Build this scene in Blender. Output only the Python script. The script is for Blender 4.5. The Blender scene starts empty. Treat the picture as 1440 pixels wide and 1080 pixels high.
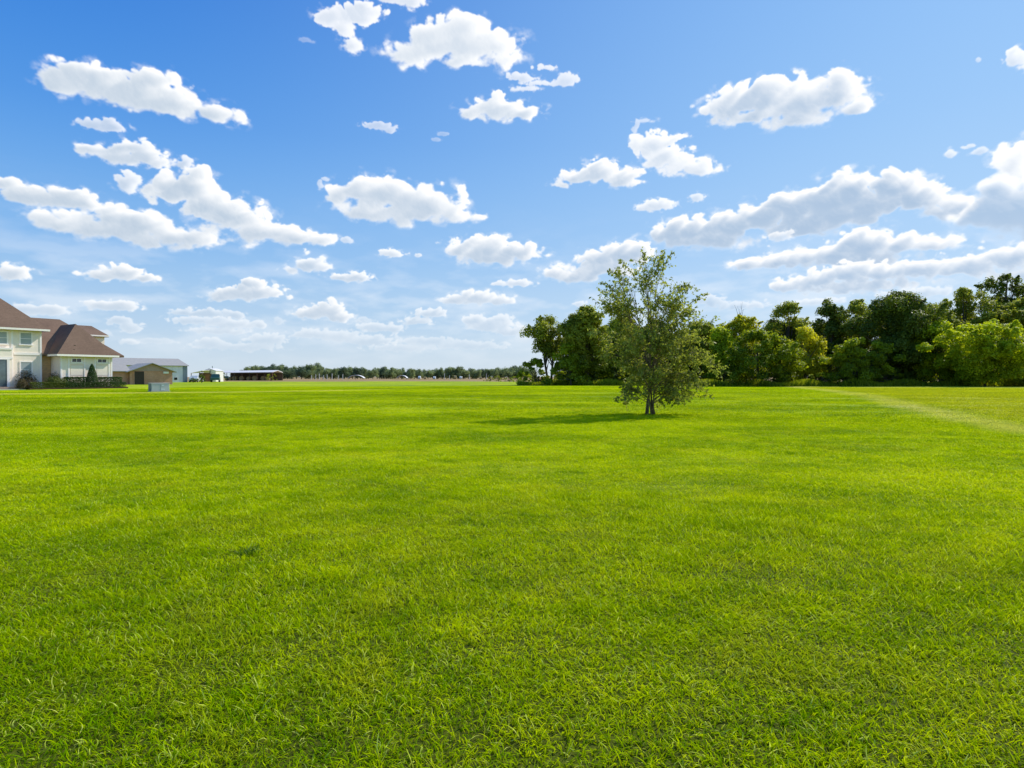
import bpy, math, random
import numpy as np
from mathutils import Vector, Matrix

scene = bpy.context.scene
COL = scene.collection
R_ = math.radians
CAM_H = 1.6

# ------------------------------------------------------------------ terrain
def sstep(t):
    t = np.clip(t, 0, 1); return t*t*(3-2*t)
def terrain(x, y):
    x = np.asarray(x, float); y = np.asarray(y, float)
    r = np.hypot(x, y)
    z = .45*sstep((r-18)/42)
    z = z+.035*np.sin(x*.13+1.0)*np.sin(y*.11+.4)*sstep((r-8)/20)
    z = z-.35*sstep((y-168)/10)*sstep((260-r)/40)*0
    return z
def tz(x, y): return float(terrain(x, y))

# ------------------------------------------------------------------ mesh helpers
def tag(o, label=None, cat=None, group=None, kind=None):
    if label: o['label'] = label
    if cat: o['category'] = cat
    if group: o['group'] = group
    if kind: o['kind'] = kind
    return o
def empty(name, loc, rz=0, label=None, cat=None, group=None):
    o = bpy.data.objects.new(name, None); COL.objects.link(o)
    o.location = loc; o.rotation_euler = (0, 0, rz); o.empty_display_size = .3
    return tag(o, label, cat, group)
def link(o, parent=None):
    COL.objects.link(o)
    if parent is not None: o.parent = parent
    return o
def np_mesh(name, V, F, mat, fattr=None, vattr=None, smooth=False):
    V = np.asarray(V, np.float32); F = np.asarray(F, np.int32)
    k = F.shape[1]
    me = bpy.data.meshes.new(name)
    me.vertices.add(len(V)); me.vertices.foreach_set('co', V.ravel())
    me.loops.add(F.size); me.loops.foreach_set('vertex_index', F.ravel())
    me.polygons.add(len(F)); me.polygons.foreach_set('loop_start', np.arange(0, F.size, k, dtype=np.int32))
    me.update(calc_edges=True)
    for n, a in (fattr or {}).items():
        at = me.attributes.new(n, 'FLOAT', 'FACE'); at.data.foreach_set('value', np.asarray(a, np.float32))
    for n, a in (vattr or {}).items():
        at = me.attributes.new(n, 'FLOAT', 'POINT'); at.data.foreach_set('value', np.asarray(a, np.float32))
    if smooth: me.polygons.foreach_set('use_smooth', np.ones(len(F), bool))
    me.materials.append(mat)
    return me

class MB:
    """collects simple solids and links them as one mesh"""
    def __init__(s): s.v = []; s.f = []
    def add(s, V, F):
        n = len(s.v); s.v += [tuple(p) for p in V]; s.f += [tuple(i+n for i in q) for q in F]; return s
    def box(s, x0, x1, y0, y1, z0, z1):
        return s.add([(x0,y0,z0),(x1,y0,z0),(x1,y1,z0),(x0,y1,z0),(x0,y0,z1),(x1,y0,z1),(x1,y1,z1),(x0,y1,z1)],
              [(0,3,2,1),(4,5,6,7),(0,1,5,4),(1,2,6,5),(2,3,7,6),(3,0,4,7)])
    def tube(s, pts, rad, n=6, cap=True):
        P = [Vector(p) for p in pts]; V = []; F = []
        for i, p in enumerate(P):
            t = (P[min(i+1, len(P)-1)]-P[max(i-1, 0)]).normalized()
            a = t.orthogonal().normalized() if i == 0 else (a-t*a.dot(t)).normalized()
            b = t.cross(a)
            for k in range(n):
                an = 2*math.pi*k/n
                V.append(p+(a*math.cos(an)+b*math.sin(an))*rad[i])
        for i in range(len(P)-1):
            for k in range(n):
                F.append((i*n+k, i*n+(k+1) % n, (i+1)*n+(k+1) % n, (i+1)*n+k))
        if cap: F.append(tuple(range(n-1, -1, -1))); F.append(tuple((len(P)-1)*n+k for k in range(n)))
        return s.add(V, F)
    def hip(s, x0, x1, y0, y1, z, rise, rx0, rx1, ry0, ry1, t=.18):
        """hipped roof: eave rectangle, ridge rectangle, fascia of height t below"""
        V = [(x0,y0,z-t),(x1,y0,z-t),(x1,y1,z-t),(x0,y1,z-t),(x0,y0,z),(x1,y0,z),(x1,y1,z),(x0,y1,z),
             (rx0,ry0,z+rise),(rx1,ry0,z+rise),(rx1,ry1,z+rise),(rx0,ry1,z+rise)]
        F = [(0,3,2,1),(0,1,5,4),(1,2,6,5),(2,3,7,6),(3,0,4,7),(4,5,9,8),(5,6,10,9),(6,7,11,10),(7,4,8,11)]
        if abs(rx1-rx0) > 1e-3 and abs(ry1-ry0) > 1e-3: F.append((8,9,10,11))
        return s.add(V, F)
    def build(s, name, mat, parent=None, bevel=0, smooth=False):
        me = bpy.data.meshes.new(name); me.from_pydata(s.v, [], s.f); me.validate(); me.update()
        me.materials.append(mat)
        if smooth: me.polygons.foreach_set('use_smooth', np.ones(len(me.polygons), bool))
        o = bpy.data.objects.new(name, me); link(o, parent)
        if bevel:
            m = o.modifiers.new('bevel', 'BEVEL'); m.width = bevel; m.segments = 2; m.limit_method = 'ANGLE'
        return o

# ------------------------------------------------------------------ materials
def mat_new(name):
    m = bpy.data.materials.new(name); m.use_nodes = True
    nt = m.node_tree; nt.nodes.clear()
    out = nt.nodes.new('ShaderNodeOutputMaterial')
    return m, nt, out
def N(nt, typ, **kw):
    n = nt.nodes.new(typ)
    for k, v in kw.items():
        if k.startswith('i_'): n.inputs[k[2:].replace('_', ' ')].default_value = v
        else: setattr(n, k, v)
    return n
def ramp(nt, fac, stops, interp='LINEAR'):
    r = nt.nodes.new('ShaderNodeValToRGB'); r.color_ramp.interpolation = interp
    el = r.color_ramp.elements
    while len(el) < len(stops): el.new(.5)
    for e, (p, c) in zip(el, stops):
        e.position = p; e.color = (c[0], c[1], c[2], 1) if hasattr(c, '__len__') else (c, c, c, 1)
    nt.links.new(fac, r.inputs[0]); return r.outputs[0]
def mixc(nt, fac, a, b, mode='MIX'):
    m = nt.nodes.new('ShaderNodeMix'); m.data_type = 'RGBA'; m.blend_type = mode; m.clamp_factor = True
    for i, v in ((0, fac), (6, a), (7, b)):
        if isinstance(v, bpy.types.NodeSocket): nt.links.new(v, m.inputs[i])
        elif i == 0: m.inputs[0].default_value = v
        else: m.inputs[i].default_value = (v[0], v[1], v[2], 1)
    return m.outputs[2]
def math_(nt, op, a, b=None, c=None, clamp=False):
    m = nt.nodes.new('ShaderNodeMath'); m.operation = op; m.use_clamp = clamp
    for i, v in enumerate((a, b, c)):
        if v is None: continue
        if isinstance(v, bpy.types.NodeSocket): nt.links.new(v, m.inputs[i])
        else: m.inputs[i].default_value = v
    return m.outputs[0]
def noise(nt, vec, scale, detail=4, rough=.55, dist=0.0):
    n = nt.nodes.new('ShaderNodeTexNoise'); n.inputs['Scale'].default_value = scale
    n.inputs['Detail'].default_value = detail; n.inputs['Roughness'].default_value = rough
    n.inputs['Distortion'].default_value = dist
    if vec is not None: nt.links.new(vec, n.inputs['Vector'])
    return n.outputs['Fac']
def maprange(nt, v, a, b, c=0.0, d=1.0, smooth=False):
    m = nt.nodes.new('ShaderNodeMapRange'); m.interpolation_type = 'SMOOTHSTEP' if smooth else 'LINEAR'
    nt.links.new(v, m.inputs[0])
    for i, x in zip((1, 2, 3, 4), (a, b, c, d)): m.inputs[i].default_value = x
    return m.outputs[0]
def scaled(nt, vec, s):
    m = nt.nodes.new('ShaderNodeMapping'); m.inputs['Scale'].default_value = s
    nt.links.new(vec, m.inputs['Vector']); return m.outputs[0]

def simple_mat(name, col, var=.25, scale=3.0, rough=.8, spec=.3, bump=0.0, metal=0.0, col2=None, stretch=(1,1,1)):
    m, nt, out = mat_new(name)
    tc = N(nt, 'ShaderNodeTexCoord')
    v = scaled(nt, tc.outputs['Object'], stretch)
    f = noise(nt, v, scale, 5, .6)
    f2 = noise(nt, v, scale*9, 3, .6)
    f = math_(nt, 'MULTIPLY_ADD', f2, .4, math_(nt, 'MULTIPLY', f, .6))
    f = maprange(nt, f, .3, .7)
    c2 = col2 or tuple(min(1, c*(1+var)) for c in col); c1 = tuple(c*(1-var) for c in col)
    c = mixc(nt, f, c1, c2)
    b = N(nt, 'ShaderNodeBsdfPrincipled'); b.inputs['Roughness'].default_value = rough
    b.inputs['Specular IOR Level'].default_value = spec; b.inputs['Metallic'].default_value = metal
    nt.links.new(c, b.inputs['Base Color'])
    if bump:
        bp = N(nt, 'ShaderNodeBump'); bp.inputs['Strength'].default_value = bump; bp.inputs['Distance'].default_value = .02
        nt.links.new(f2, bp.inputs['Height']); nt.links.new(bp.outputs[0], b.inputs['Normal'])
    nt.links.new(b.outputs[0], out.inputs[0]); return m

def brick_mat(name, c1, c2, mortar, w=.22, h=.075):
    m, nt, out = mat_new(name)
    tc = N(nt, 'ShaderNodeTexCoord'); sep = N(nt, 'ShaderNodeSeparateXYZ'); nt.links.new(tc.outputs['Object'], sep.inputs[0])
    cmb = N(nt, 'ShaderNodeCombineXYZ'); nt.links.new(math_(nt, 'ADD', sep.outputs[0], sep.outputs[1]), cmb.inputs[0]); nt.links.new(sep.outputs[2], cmb.inputs[1])
    b = N(nt, 'ShaderNodeTexBrick'); nt.links.new(cmb.outputs[0], b.inputs['Vector'])
    b.inputs['Scale'].default_value = 1; b.inputs['Brick Width'].default_value = w; b.inputs['Row Height'].default_value = h
    b.inputs['Mortar Size'].default_value = .008; b.inputs['Color1'].default_value = (*c1, 1); b.inputs['Color2'].default_value = (*c2, 1); b.inputs['Mortar'].default_value = (*mortar, 1)
    n = noise(nt, tc.outputs['Object'], .9, 4); c = mixc(nt, maprange(nt, n, .35, .7, 0, .5), b.outputs['Color'], tuple(x*.55 for x in c1))
    p = N(nt, 'ShaderNodeBsdfPrincipled'); p.inputs['Roughness'].default_value = .9; nt.links.new(c, p.inputs['Base Color'])
    nt.links.new(p.outputs[0], out.inputs[0]); return m

def shingle_mat(name, col):
    m, nt, out = mat_new(name)
    tc = N(nt, 'ShaderNodeTexCoord'); sep = N(nt, 'ShaderNodeSeparateXYZ'); nt.links.new(tc.outputs['Object'], sep.inputs[0])
    rows = math_(nt, 'FRACT', math_(nt, 'MULTIPLY', sep.outputs[2], 7.0))
    v = scaled(nt, tc.outputs['Object'], (3, 3, 9))
    n = noise(nt, v, 2.2, 3, .7); n2 = noise(nt, tc.outputs['Object'], .5, 3)
    f = math_(nt, 'ADD', math_(nt, 'MULTIPLY', n, .7), math_(nt, 'MULTIPLY', n2, .5))
    c = mixc(nt, maprange(nt, f, .35, .85), tuple(x*.65 for x in col), tuple(x*1.4 for x in col))
    c = mixc(nt, maprange(nt, rows, 0, .22, .45, 0), c, tuple(x*.35 for x in col))
    p = N(nt, 'ShaderNodeBsdfPrincipled'); p.inputs['Roughness'].default_value = .9; p.inputs['Specular IOR Level'].default_value = .2
    nt.links.new(c, p.inputs['Base Color']); nt.links.new(p.outputs[0], out.inputs[0]); return m

def siding_mat(name, col, vertical=False, pitch=.15, depth=.35):
    m, nt, out = mat_new(name)
    tc = N(nt, 'ShaderNodeTexCoord'); sep = N(nt, 'ShaderNodeSeparateXYZ'); nt.links.new(tc.outputs['Object'], sep.inputs[0])
    a = math_(nt, 'ADD', sep.outputs[0], sep.outputs[1]) if vertical else sep.outputs[2]
    fr = math_(nt, 'FRACT', math_(nt, 'DIVIDE', a, pitch))
    n = noise(nt, scaled(nt, tc.outputs['Object'], (1, 1, .3)), 1.6, 5, .65)
    c = mixc(nt, maprange(nt, n, .3, .75), tuple(x*.82 for x in col), col)
    c = mixc(nt, maprange(nt, fr, 0, .12, depth, 0), c, tuple(x*.4 for x in col))
    p = N(nt, 'ShaderNodeBsdfPrincipled'); p.inputs['Roughness'].default_value = .75; p.inputs['Specular IOR Level'].default_value = .3
    nt.links.new(c, p.inputs['Base Color']); nt.links.new(p.outputs[0], out.inputs[0]); return m

def leaf_mat(name, dark, light, trans=.45, tcol=None, gloss=.25):
    """two-sided leaf: tint attribute picks between a dark and a light green, light passes through"""
    m, nt, out = mat_new(name)
    at = N(nt, 'ShaderNodeAttribute', attribute_name='tint')
    g = N(nt, 'ShaderNodeNewGeometry')
    n = noise(nt, g.outputs['Position'], .35, 3)
    oi = N(nt, 'ShaderNodeObjectInfo')
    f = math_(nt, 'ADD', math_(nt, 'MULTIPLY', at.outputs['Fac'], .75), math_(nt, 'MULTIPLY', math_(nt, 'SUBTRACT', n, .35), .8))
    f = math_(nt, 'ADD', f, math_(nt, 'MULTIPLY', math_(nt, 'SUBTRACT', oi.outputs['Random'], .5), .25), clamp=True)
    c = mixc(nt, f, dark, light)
    d = N(nt, 'ShaderNodeBsdfPrincipled'); d.inputs['Roughness'].default_value = .55; d.inputs['Specular IOR Level'].default_value = gloss
    nt.links.new(c, d.inputs['Base Color'])
    t = N(nt, 'ShaderNodeBsdfTranslucent')
    tc = mixc(nt, .5, c, tcol or tuple(min(1, x*1.6) for x in light)); nt.links.new(tc, t.inputs[0])
    mx = N(nt, 'ShaderNodeMixShader'); mx.inputs[0].default_value = trans
    nt.links.new(d.outputs[0], mx.inputs[1]); nt.links.new(t.outputs[0], mx.inputs[2])
    nt.links.new(mx.outputs[0], out.inputs[0]); return m

# ---- shared lawn colour: patches, worn tracks, drier strip on the right (world position)
PATH_R = [(-20, 13.5), (8, 13.8), (19, 15.2), (28, 18.0), (40, 22.5), (80, 34.5), (110, 44)]
PATH_L = [(-60, 40.5), (-33.6, 43), (-29, 45), (-20.5, 48.5), (-14.7, 54), (-6, 66)]
def curve_lookup(nt, v, pts):
    a0, a1 = pts[0][0], pts[-1][0]; vs = [p[1] for p in pts]; lo, hi = min(vs), max(vs)
    f = maprange(nt, v, a0, a1)
    r = ramp(nt, f, [((p[0]-a0)/(a1-a0), (p[1]-lo)/(hi-lo)) for p in pts])
    return maprange(nt, r, 0, 1, lo, hi)
def lawn_group():
    g = bpy.data.node_groups.new('lawn_colour', 'ShaderNodeTree')
    g.interface.new_socket('Light', in_out='OUTPUT', socket_type='NodeSocketFloat')   # patchy light/dark
    g.interface.new_socket('Dry', in_out='OUTPUT', socket_type='NodeSocketFloat')     # straw content
    g.interface.new_socket('Track', in_out='OUTPUT', socket_type='NodeSocketFloat')   # pale worn track
    nt = g; o = nt.nodes.new('NodeGroupOutput')
    geo = N(nt, 'ShaderNodeNewGeometry'); P = geo.outputs['Position']
    sep = N(nt, 'ShaderNodeSeparateXYZ'); nt.links.new(P, sep.inputs[0]); X, Y = sep.outputs[0], sep.outputs[1]
    flat = N(nt, 'ShaderNodeCombineXYZ'); nt.links.new(X, flat.inputs[0]); nt.links.new(Y, flat.inputs[1]); Pf = flat.outputs[0]
    n1 = noise(nt, scaled(nt, Pf, (.6, 1, 1)), .33, 3, .6, .5)
    n2 = noise(nt, Pf, 1.7, 4, .65)
    n3 = noise(nt, scaled(nt, Pf, (.35, 1, 1)), .13, 2, .5)
    s = math_(nt, 'ADD', math_(nt, 'MULTIPLY', n1, .42), math_(nt, 'MULTIPLY', n2, .30))
    s = math_(nt, 'ADD', s, math_(nt, 'MULTIPLY', n3, .34))
    light = maprange(nt, s, .43, .64)
    n5 = noise(nt, scaled(nt, Pf, (.8, 1, 1)), 1.1, 2, .5, .8)
    light = math_(nt, 'SUBTRACT', light, maprange(nt, n5, .66, .74, 0, .8, True))
    wob = math_(nt, 'MULTIPLY', math_(nt, 'SUBTRACT', noise(nt, Pf, .25, 3), .5), 1.6)
    dx = math_(nt, 'SUBTRACT', math_(nt, 'ADD', X, wob), curve_lookup(nt, Y, PATH_R))
    band = maprange(nt, math_(nt, 'ABSOLUTE', dx), .2, 1.5, 1, 0, True)
    right = maprange(nt, dx, -.6, 2.5, 0, 1, True)
    dy = math_(nt, 'SUBTRACT', math_(nt, 'ADD', Y, math_(nt, 'MULTIPLY', wob, .6)), curve_lookup(nt, X, PATH_L))
    bl = maprange(nt, math_(nt, 'ABSOLUTE', dy), .5, 2.4, 1, 0, True)
    bl = math_(nt, 'MULTIPLY', bl, maprange(nt, X, -14, -9, 1, 0))
    brk = maprange(nt, noise(nt, Pf, .5, 3), .35, .6, .6, 1)
    track = math_(nt, 'MULTIPLY', math_(nt, 'MAXIMUM', math_(nt, 'MULTIPLY', band, .8), bl), brk)
    n4 = noise(nt, Pf, .9, 3, .6, 1.0)
    dry = math_(nt, 'ADD', maprange(nt, n4, .50, .72, 0, .55), math_(nt, 'MULTIPLY', right, .78), clamp=True)
    for i, v in enumerate((light, dry, track)): nt.links.new(v, o.inputs[i])
    return g
LG = lawn_group()
def lawn_cols(nt, extra=None, far=False):
    gn = nt.nodes.new('ShaderNodeGroup'); gn.node_tree = LG
    L = gn.outputs['Light']
    if extra is not None: L = math_(nt, 'ADD', L, extra, clamp=True)
    c = ramp(nt, L, [(0, G_DARK), (.5, G_MID), (1, G_LIGHT)])
    c = mixc(nt, math_(nt, 'MULTIPLY', gn.outputs['Dry'], .58), c, G_DRY)
    c = mixc(nt, math_(nt, 'MULTIPLY', gn.outputs['Track'], .85), c, G_TRACK)
    return c
G_DARK = (.19, .36, .001); G_MID = (.48, .63, .001); G_LIGHT = (.76, .84, .002)
G_DRY = (.74, .62, .03); G_TRACK = (.95, .84, .20)

def grass_mat():
    m, nt, out = mat_new('grass_blades')
    at = N(nt, 'ShaderNodeAttribute', attribute_name='tint'); h = N(nt, 'ShaderNodeAttribute', attribute_name='hgt')
    st = N(nt, 'ShaderNodeAttribute', attribute_name='straw')
    e = math_(nt, 'MULTIPLY', math_(nt, 'SUBTRACT', at.outputs['Fac'], .5), 1.1)
    c = lawn_cols(nt, e)
    c = mixc(nt, st.outputs['Fac'], c, (.82, .86, .17))
    c = mixc(nt, maprange(nt, h.outputs['Fac'], 0, .58, .88, 0), c, (.03, .065, .001))  # roots darkened in the blade colour, painting the shade deep in the turf
    d = N(nt, 'ShaderNodeBsdfPrincipled'); d.inputs['Roughness'].default_value = .5; d.inputs['Specular IOR Level'].default_value = .0
    nt.links.new(c, d.inputs['Base Color'])
    t = N(nt, 'ShaderNodeBsdfTranslucent'); nt.links.new(mixc(nt, .35, c, (.74, .80, .006)), t.inputs[0])
    mx = N(nt, 'ShaderNodeMixShader'); mx.inputs[0].default_value = .42
    nt.links.new(d.outputs[0], mx.inputs[1]); nt.links.new(t.outputs[0], mx.inputs[2]); nt.links.new(mx.outputs[0], out.inputs[0])
    return m
def ground_mat():
    m, nt, out = mat_new('ground_turf')
    c = lawn_cols(nt)
    geo = N(nt, 'ShaderNodeNewGeometry'); sep = N(nt, 'ShaderNodeSeparateXYZ'); nt.links.new(geo.outputs['Position'], sep.inputs[0])
    X, Y = sep.outputs[0], sep.outputs[1]
    ln = N(nt, 'ShaderNodeVectorMath', operation='LENGTH'); nt.links.new(geo.outputs['Position'], ln.inputs[0]); r = ln.outputs['Value']
    near = maprange(nt, r, 6, 16, 0, 1)
    fine = maprange(nt, noise(nt, geo.outputs['Position'], 3, 5, .8), .3, .7, .75, 1.2)
    soil = mixc(nt, noise(nt, geo.outputs['Position'], 30, 3), (.04, .05, .004), (.09, .11, .006))
    c = mixc(nt, near, soil, c)
    cf = mixc(nt, 1.0, c, (FARG, FARG, FARG), 'MULTIPLY')
    c = mixc(nt, near, c, cf)
    sc = N(nt, 'ShaderNodeVectorMath', operation='SCALE'); nt.links.new(c, sc.inputs[0]); nt.links.new(fine, sc.inputs['Scale'])
    # tan cropland beyond the lawn edge
    edge = math_(nt, 'ADD', Y, math_(nt, 'MULTIPLY', noise(nt, geo.outputs['Position'], .02, 3), 60))
    fld = maprange(nt, edge, 184, 190, 0, 1)
    st = noise(nt, scaled(nt, geo.outputs['Position'], (.2, 1, 1)), .06, 4, .6)
    fc = ramp(nt, st, [(.3, (.16, .13, .04)), (.45, (.30, .20, .09)), (.6, (.36, .25, .13)), (.75, (.2, .15, .05))])
    c = mixc(nt, fld, sc.outputs[0], fc)
    d = N(nt, 'ShaderNodeBsdfPrincipled'); d.inputs['Roughness'].default_value = .95; d.inputs['Specular IOR Level'].default_value = .1
    nt.links.new(c, d.inputs['Base Color'])
    nt.links.new(d.outputs[0], out.inputs[0]); return m
FARG = .62

# ------------------------------------------------------------------ ground sheet (polar grid to the horizon)
def build_ground():
    na = 360; rr = [0.0]+list(np.geomspace(1.0, 4500, 230))
    th = np.linspace(0, 2*math.pi, na, endpoint=False)
    V = [(0, 0, 0)]
    r = np.array(rr[1:])[:, None]; X = r*np.cos(th)[None, :]; Y = r*np.sin(th)[None, :]; Z = terrain(X, Y)
    V = np.concatenate([[[0, 0, 0]], np.stack([X, Y, Z], -1).reshape(-1, 3)])
    n = len(r); i = np.arange(n-1)[:, None]; j = np.arange(na)[None, :]; j1 = (j+1) % na
    F = np.stack([1+i*na+j, 1+(i+1)*na+j, 1+(i+1)*na+j1, 1+i*na+j1], -1).reshape(-1, 4)
    k = np.arange(na); F0 = np.stack([0*k, 1+k, 1+(k+1) % na], -1)
    me = bpy.data.meshes.new('ground'); me.from_pydata(V.tolist(), [], F.tolist()+F0.tolist()); me.update()
    me.polygons.foreach_set('use_smooth', np.ones(len(me.polygons), bool))
    me.materials.append(ground_mat())
    o = bpy.data.objects.new('ground', me); link(o); tag(o, kind='structure'); return o
build_ground()

# ------------------------------------------------------------------ grass: real blades on one object
def blades(rng, size, dens, hmin, hmax, w, nseg, lean=(.25, 1.2), straw=.05, clump=0.0):
    n = int(size*size*dens)
    # soft round tiles: overlapping neighbours add up to an even cover with no edges
    x = np.clip(rng.normal(0, .5*size, n), -1.4*size, 1.4*size); y = np.clip(rng.normal(0, .5*size, n), -1.4*size, 1.4*size)
    # tufts: height, lean and tint vary together over a few centimetres
    K = max(8, int(size*size*110)); cx = rng.uniform(-1.3*size, 1.3*size, (K, 2)); ct = rng.uniform(0, 1, K); ca = rng.uniform(0, 2*np.pi, K); ch = rng.uniform(.5, 1.45, K)
    idx = np.empty(n, int)
    for s in range(0, n, 4000):
        dd = (x[s:s+4000, None]-cx[None, :, 0])**2+(y[s:s+4000, None]-cx[None, :, 1])**2; idx[s:s+4000] = dd.argmin(1)
    h = rng.uniform(hmin, hmax, n)*ch[idx]
    ang = ca[idx]+rng.normal(0, 1.7, n)
    ln = rng.uniform(lean[0], lean[1], n)
    isst = rng.uniform(0, 1, n) < straw
    tint = np.clip(.55*ct[idx]+.45*rng.uniform(0, 1, n), 0, 1)
    wd = w*rng.uniform(.6, 1.35, n)
    dirx, diry = np.cos(ang), np.sin(ang)
    fa = ang+np.pi/2+rng.normal(0, .7, n); sx, sy = np.cos(fa), np.sin(fa)
    V = np.zeros((n, nseg+1, 2, 3)); H = np.zeros((n, nseg+1, 2))
    px, py, pz = x.copy(), y.copy(), np.full(n, -.004)
    a = ln*.25; curl = rng.normal(0, .5, n)
    for k in range(nseg+1):
        t = k/nseg; wk = wd*(1-t)**.6 if k < nseg else wd*.12
        if k == 0: wk = wd*.8
        V[:, k, 0] = np.stack([px-sx*wk/2, py-sy*wk/2, pz], -1); V[:, k, 1] = np.stack([px+sx*wk/2, py+sy*wk/2, pz], -1)
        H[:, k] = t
        a = a+ln*1.5/nseg; ds = h/nseg; ang = ang+curl; dirx, diry = np.cos(ang), np.sin(ang)
        px = px+dirx*np.sin(a)*ds; py = py+diry*np.sin(a)*ds; pz = pz+np.cos(a)*ds
    V = V.reshape(-1, 3); H = H.reshape(-1)
    b = np.arange(n)[:, None]*(nseg+1)*2+np.arange(nseg)[None, :]*2
    F = np.stack([b, b+1, b+3, b+2], -1).reshape(-1, 4)
    return V, F, np.repeat(tint, nseg), np.repeat(isst*rng.uniform(.4, 1, n), nseg), H

def build_grass():
    rng = np.random.default_rng(3)
    LODS = [  # tile size, variants, r0, r1, args
        (.5, 7, 1.2, 9.0, dict(dens=6300, hmin=.035, hmax=.085, w=.0072, nseg=4, straw=.08, lean=(.35, 1.5))),
        (1.2, 4, 9.0, 27.0, dict(dens=4200, hmin=.035, hmax=.075, w=.011, nseg=2, straw=.08, lean=(.4, 1.5))),
        (3.0, 3, 27.0, 78.0, dict(dens=1100, hmin=.035, hmax=.065, w=.026, nseg=2, straw=.06, lean=(.4, 1.5))),
    ]
    Vs, Fs, T, S, Hs, G = [], [], [], [], [], []; nv = 0; gid = 0; ranges = []
    pts, prot, psc, ppick, plod = [], [], [], [], []
    for li, (size, nvar, r0, r1, kw) in enumerate(LODS):
        g0 = gid
        for v in range(nvar):
            V, F, t, s, H = blades(rng, size, **kw)
            Vs.append(V); Fs.append(F+nv); nv += len(V); T.append(t); S.append(s); Hs.append(H); G.append(np.full(len(F), gid)); gid += 1
        ranges.append((g0, gid-1, nvar))
        m = int(r1/size)+2
        xs, ys = np.meshgrid(np.arange(-m, m+1)*size, np.arange(-1, m+1)*size)
        xs = xs.ravel()+.013; ys = ys.ravel(); r = np.hypot(xs, ys)
        # a ragged ring between levels, inside a wide wedge in front of the viewpoint
        jit = rng.uniform(-.5, .5, len(r))*size
        k = (r+jit*.8 >= r0-.35*size) & (r+jit*.8 < r1+.35*size) & (np.abs(xs) < ys*.98+2.2) & (ys > .6)
        xs, ys = xs[k]+rng.uniform(-.25, .25, k.sum())*size, ys[k]+rng.uniform(-.25, .25, k.sum())*size
        if li == 2:   # keep off the house pad
            k2 = ~((xs < -30) & (ys > 52) & (xs < -34)); xs, ys = xs[k2], ys[k2]
        for X, Y in zip(xs, ys):
            pts.append((X, Y, tz(X, Y))); prot.append(rng.uniform(0, 6.28))
            psc.append(.85+.35*math.sin(X*.9+1.3*math.sin(Y*.7))*math.sin(Y*1.1+X*.3)*.5+rng.uniform(-.08, .08)); ppick.append(rng.integers(0, nvar)); plod.append(li)
    V = np.concatenate(Vs+[np.array(pts)]); F = np.concatenate(Fs)
    np_ = len(pts); nb = nv
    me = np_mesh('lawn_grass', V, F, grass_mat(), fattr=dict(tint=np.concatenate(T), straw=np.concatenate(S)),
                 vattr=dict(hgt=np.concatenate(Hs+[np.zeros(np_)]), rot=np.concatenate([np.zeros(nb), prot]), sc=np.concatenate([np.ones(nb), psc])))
    a = me.attributes.new('gid', 'INT', 'FACE'); a.data.foreach_set('value', np.concatenate(G).astype(np.int32))
    a = me.attributes.new('lod', 'INT', 'POINT'); a.data.foreach_set('value', np.concatenate([np.full(nb, -1), plod]).astype(np.int32))
    a = me.attributes.new('pick', 'INT', 'POINT'); a.data.foreach_set('value', np.concatenate([np.zeros(nb), ppick]).astype(np.int32))
    o = bpy.data.objects.new('lawn_grass', me); link(o)
    tag(o, 'short bright green lawn grass covering the whole field', 'grass', kind='stuff')
    ng = bpy.data.node_groups.new('grass_scatter', 'GeometryNodeTree')
    ng.interface.new_socket('Geometry', in_out='INPUT', socket_type='NodeSocketGeometry'); ng.interface.new_socket('Geometry', in_out='OUTPUT', socket_type='NodeSocketGeometry')
    L = ng.links; gi = ng.nodes.new('NodeGroupInput'); go = ng.nodes.new('NodeGroupOutput'); join = ng.nodes.new('GeometryNodeJoinGeometry')
    def attr(nm, typ):
        n = ng.nodes.new('GeometryNodeInputNamedAttribute'); n.data_type = typ; n.inputs['Name'].default_value = nm; return n.outputs[0]
    def cmp(a_, op, b_):
        n = ng.nodes.new('FunctionNodeCompare'); n.data_type = 'INT'; n.operation = op
        s = [i for i in n.inputs if i.type == 'INT']; L.new(a_, s[0]); s[1].default_value = b_; return n.outputs[0]
    def both(a_, b_):
        n = ng.nodes.new('FunctionNodeBooleanMath'); n.operation = 'AND'; L.new(a_, n.inputs[0]); L.new(b_, n.inputs[1]); return n.outputs[0]
    for li, (a0, a1, nvar) in enumerate(ranges):
        spg = ng.nodes.new('GeometryNodeSeparateGeometry'); spg.domain = 'FACE'; L.new(gi.outputs[0], spg.inputs[0])
        L.new(both(cmp(attr('gid', 'INT'), 'GREATER_EQUAL', a0), cmp(attr('gid', 'INT'), 'LESS_EQUAL', a1)), spg.inputs['Selection'])
        sp = ng.nodes.new('GeometryNodeSplitToInstances'); sp.domain = 'FACE'; L.new(spg.outputs[0], sp.inputs[0]); L.new(attr('gid', 'INT'), sp.inputs['Group ID'])
        ip = ng.nodes.new('GeometryNodeInstanceOnPoints'); L.new(gi.outputs[0], ip.inputs['Points'])
        L.new(cmp(attr('lod', 'INT'), 'EQUAL', li), ip.inputs['Selection']); L.new(sp.outputs[0], ip.inputs['Instance'])
        ip.inputs['Pick Instance'].default_value = True; L.new(attr('pick', 'INT'), ip.inputs['Instance Index'])
        c1 = ng.nodes.new('ShaderNodeCombineXYZ'); L.new(attr('rot', 'FLOAT'), c1.inputs[2]); L.new(c1.outputs[0], ip.inputs['Rotation'])
        c2 = ng.nodes.new('ShaderNodeCombineXYZ'); c2.inputs[0].default_value = 1; c2.inputs[1].default_value = 1; L.new(attr('sc', 'FLOAT'), c2.inputs[2]); L.new(c2.outputs[0], ip.inputs['Scale'])
        L.new(ip.outputs[0], join.inputs[0])
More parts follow.
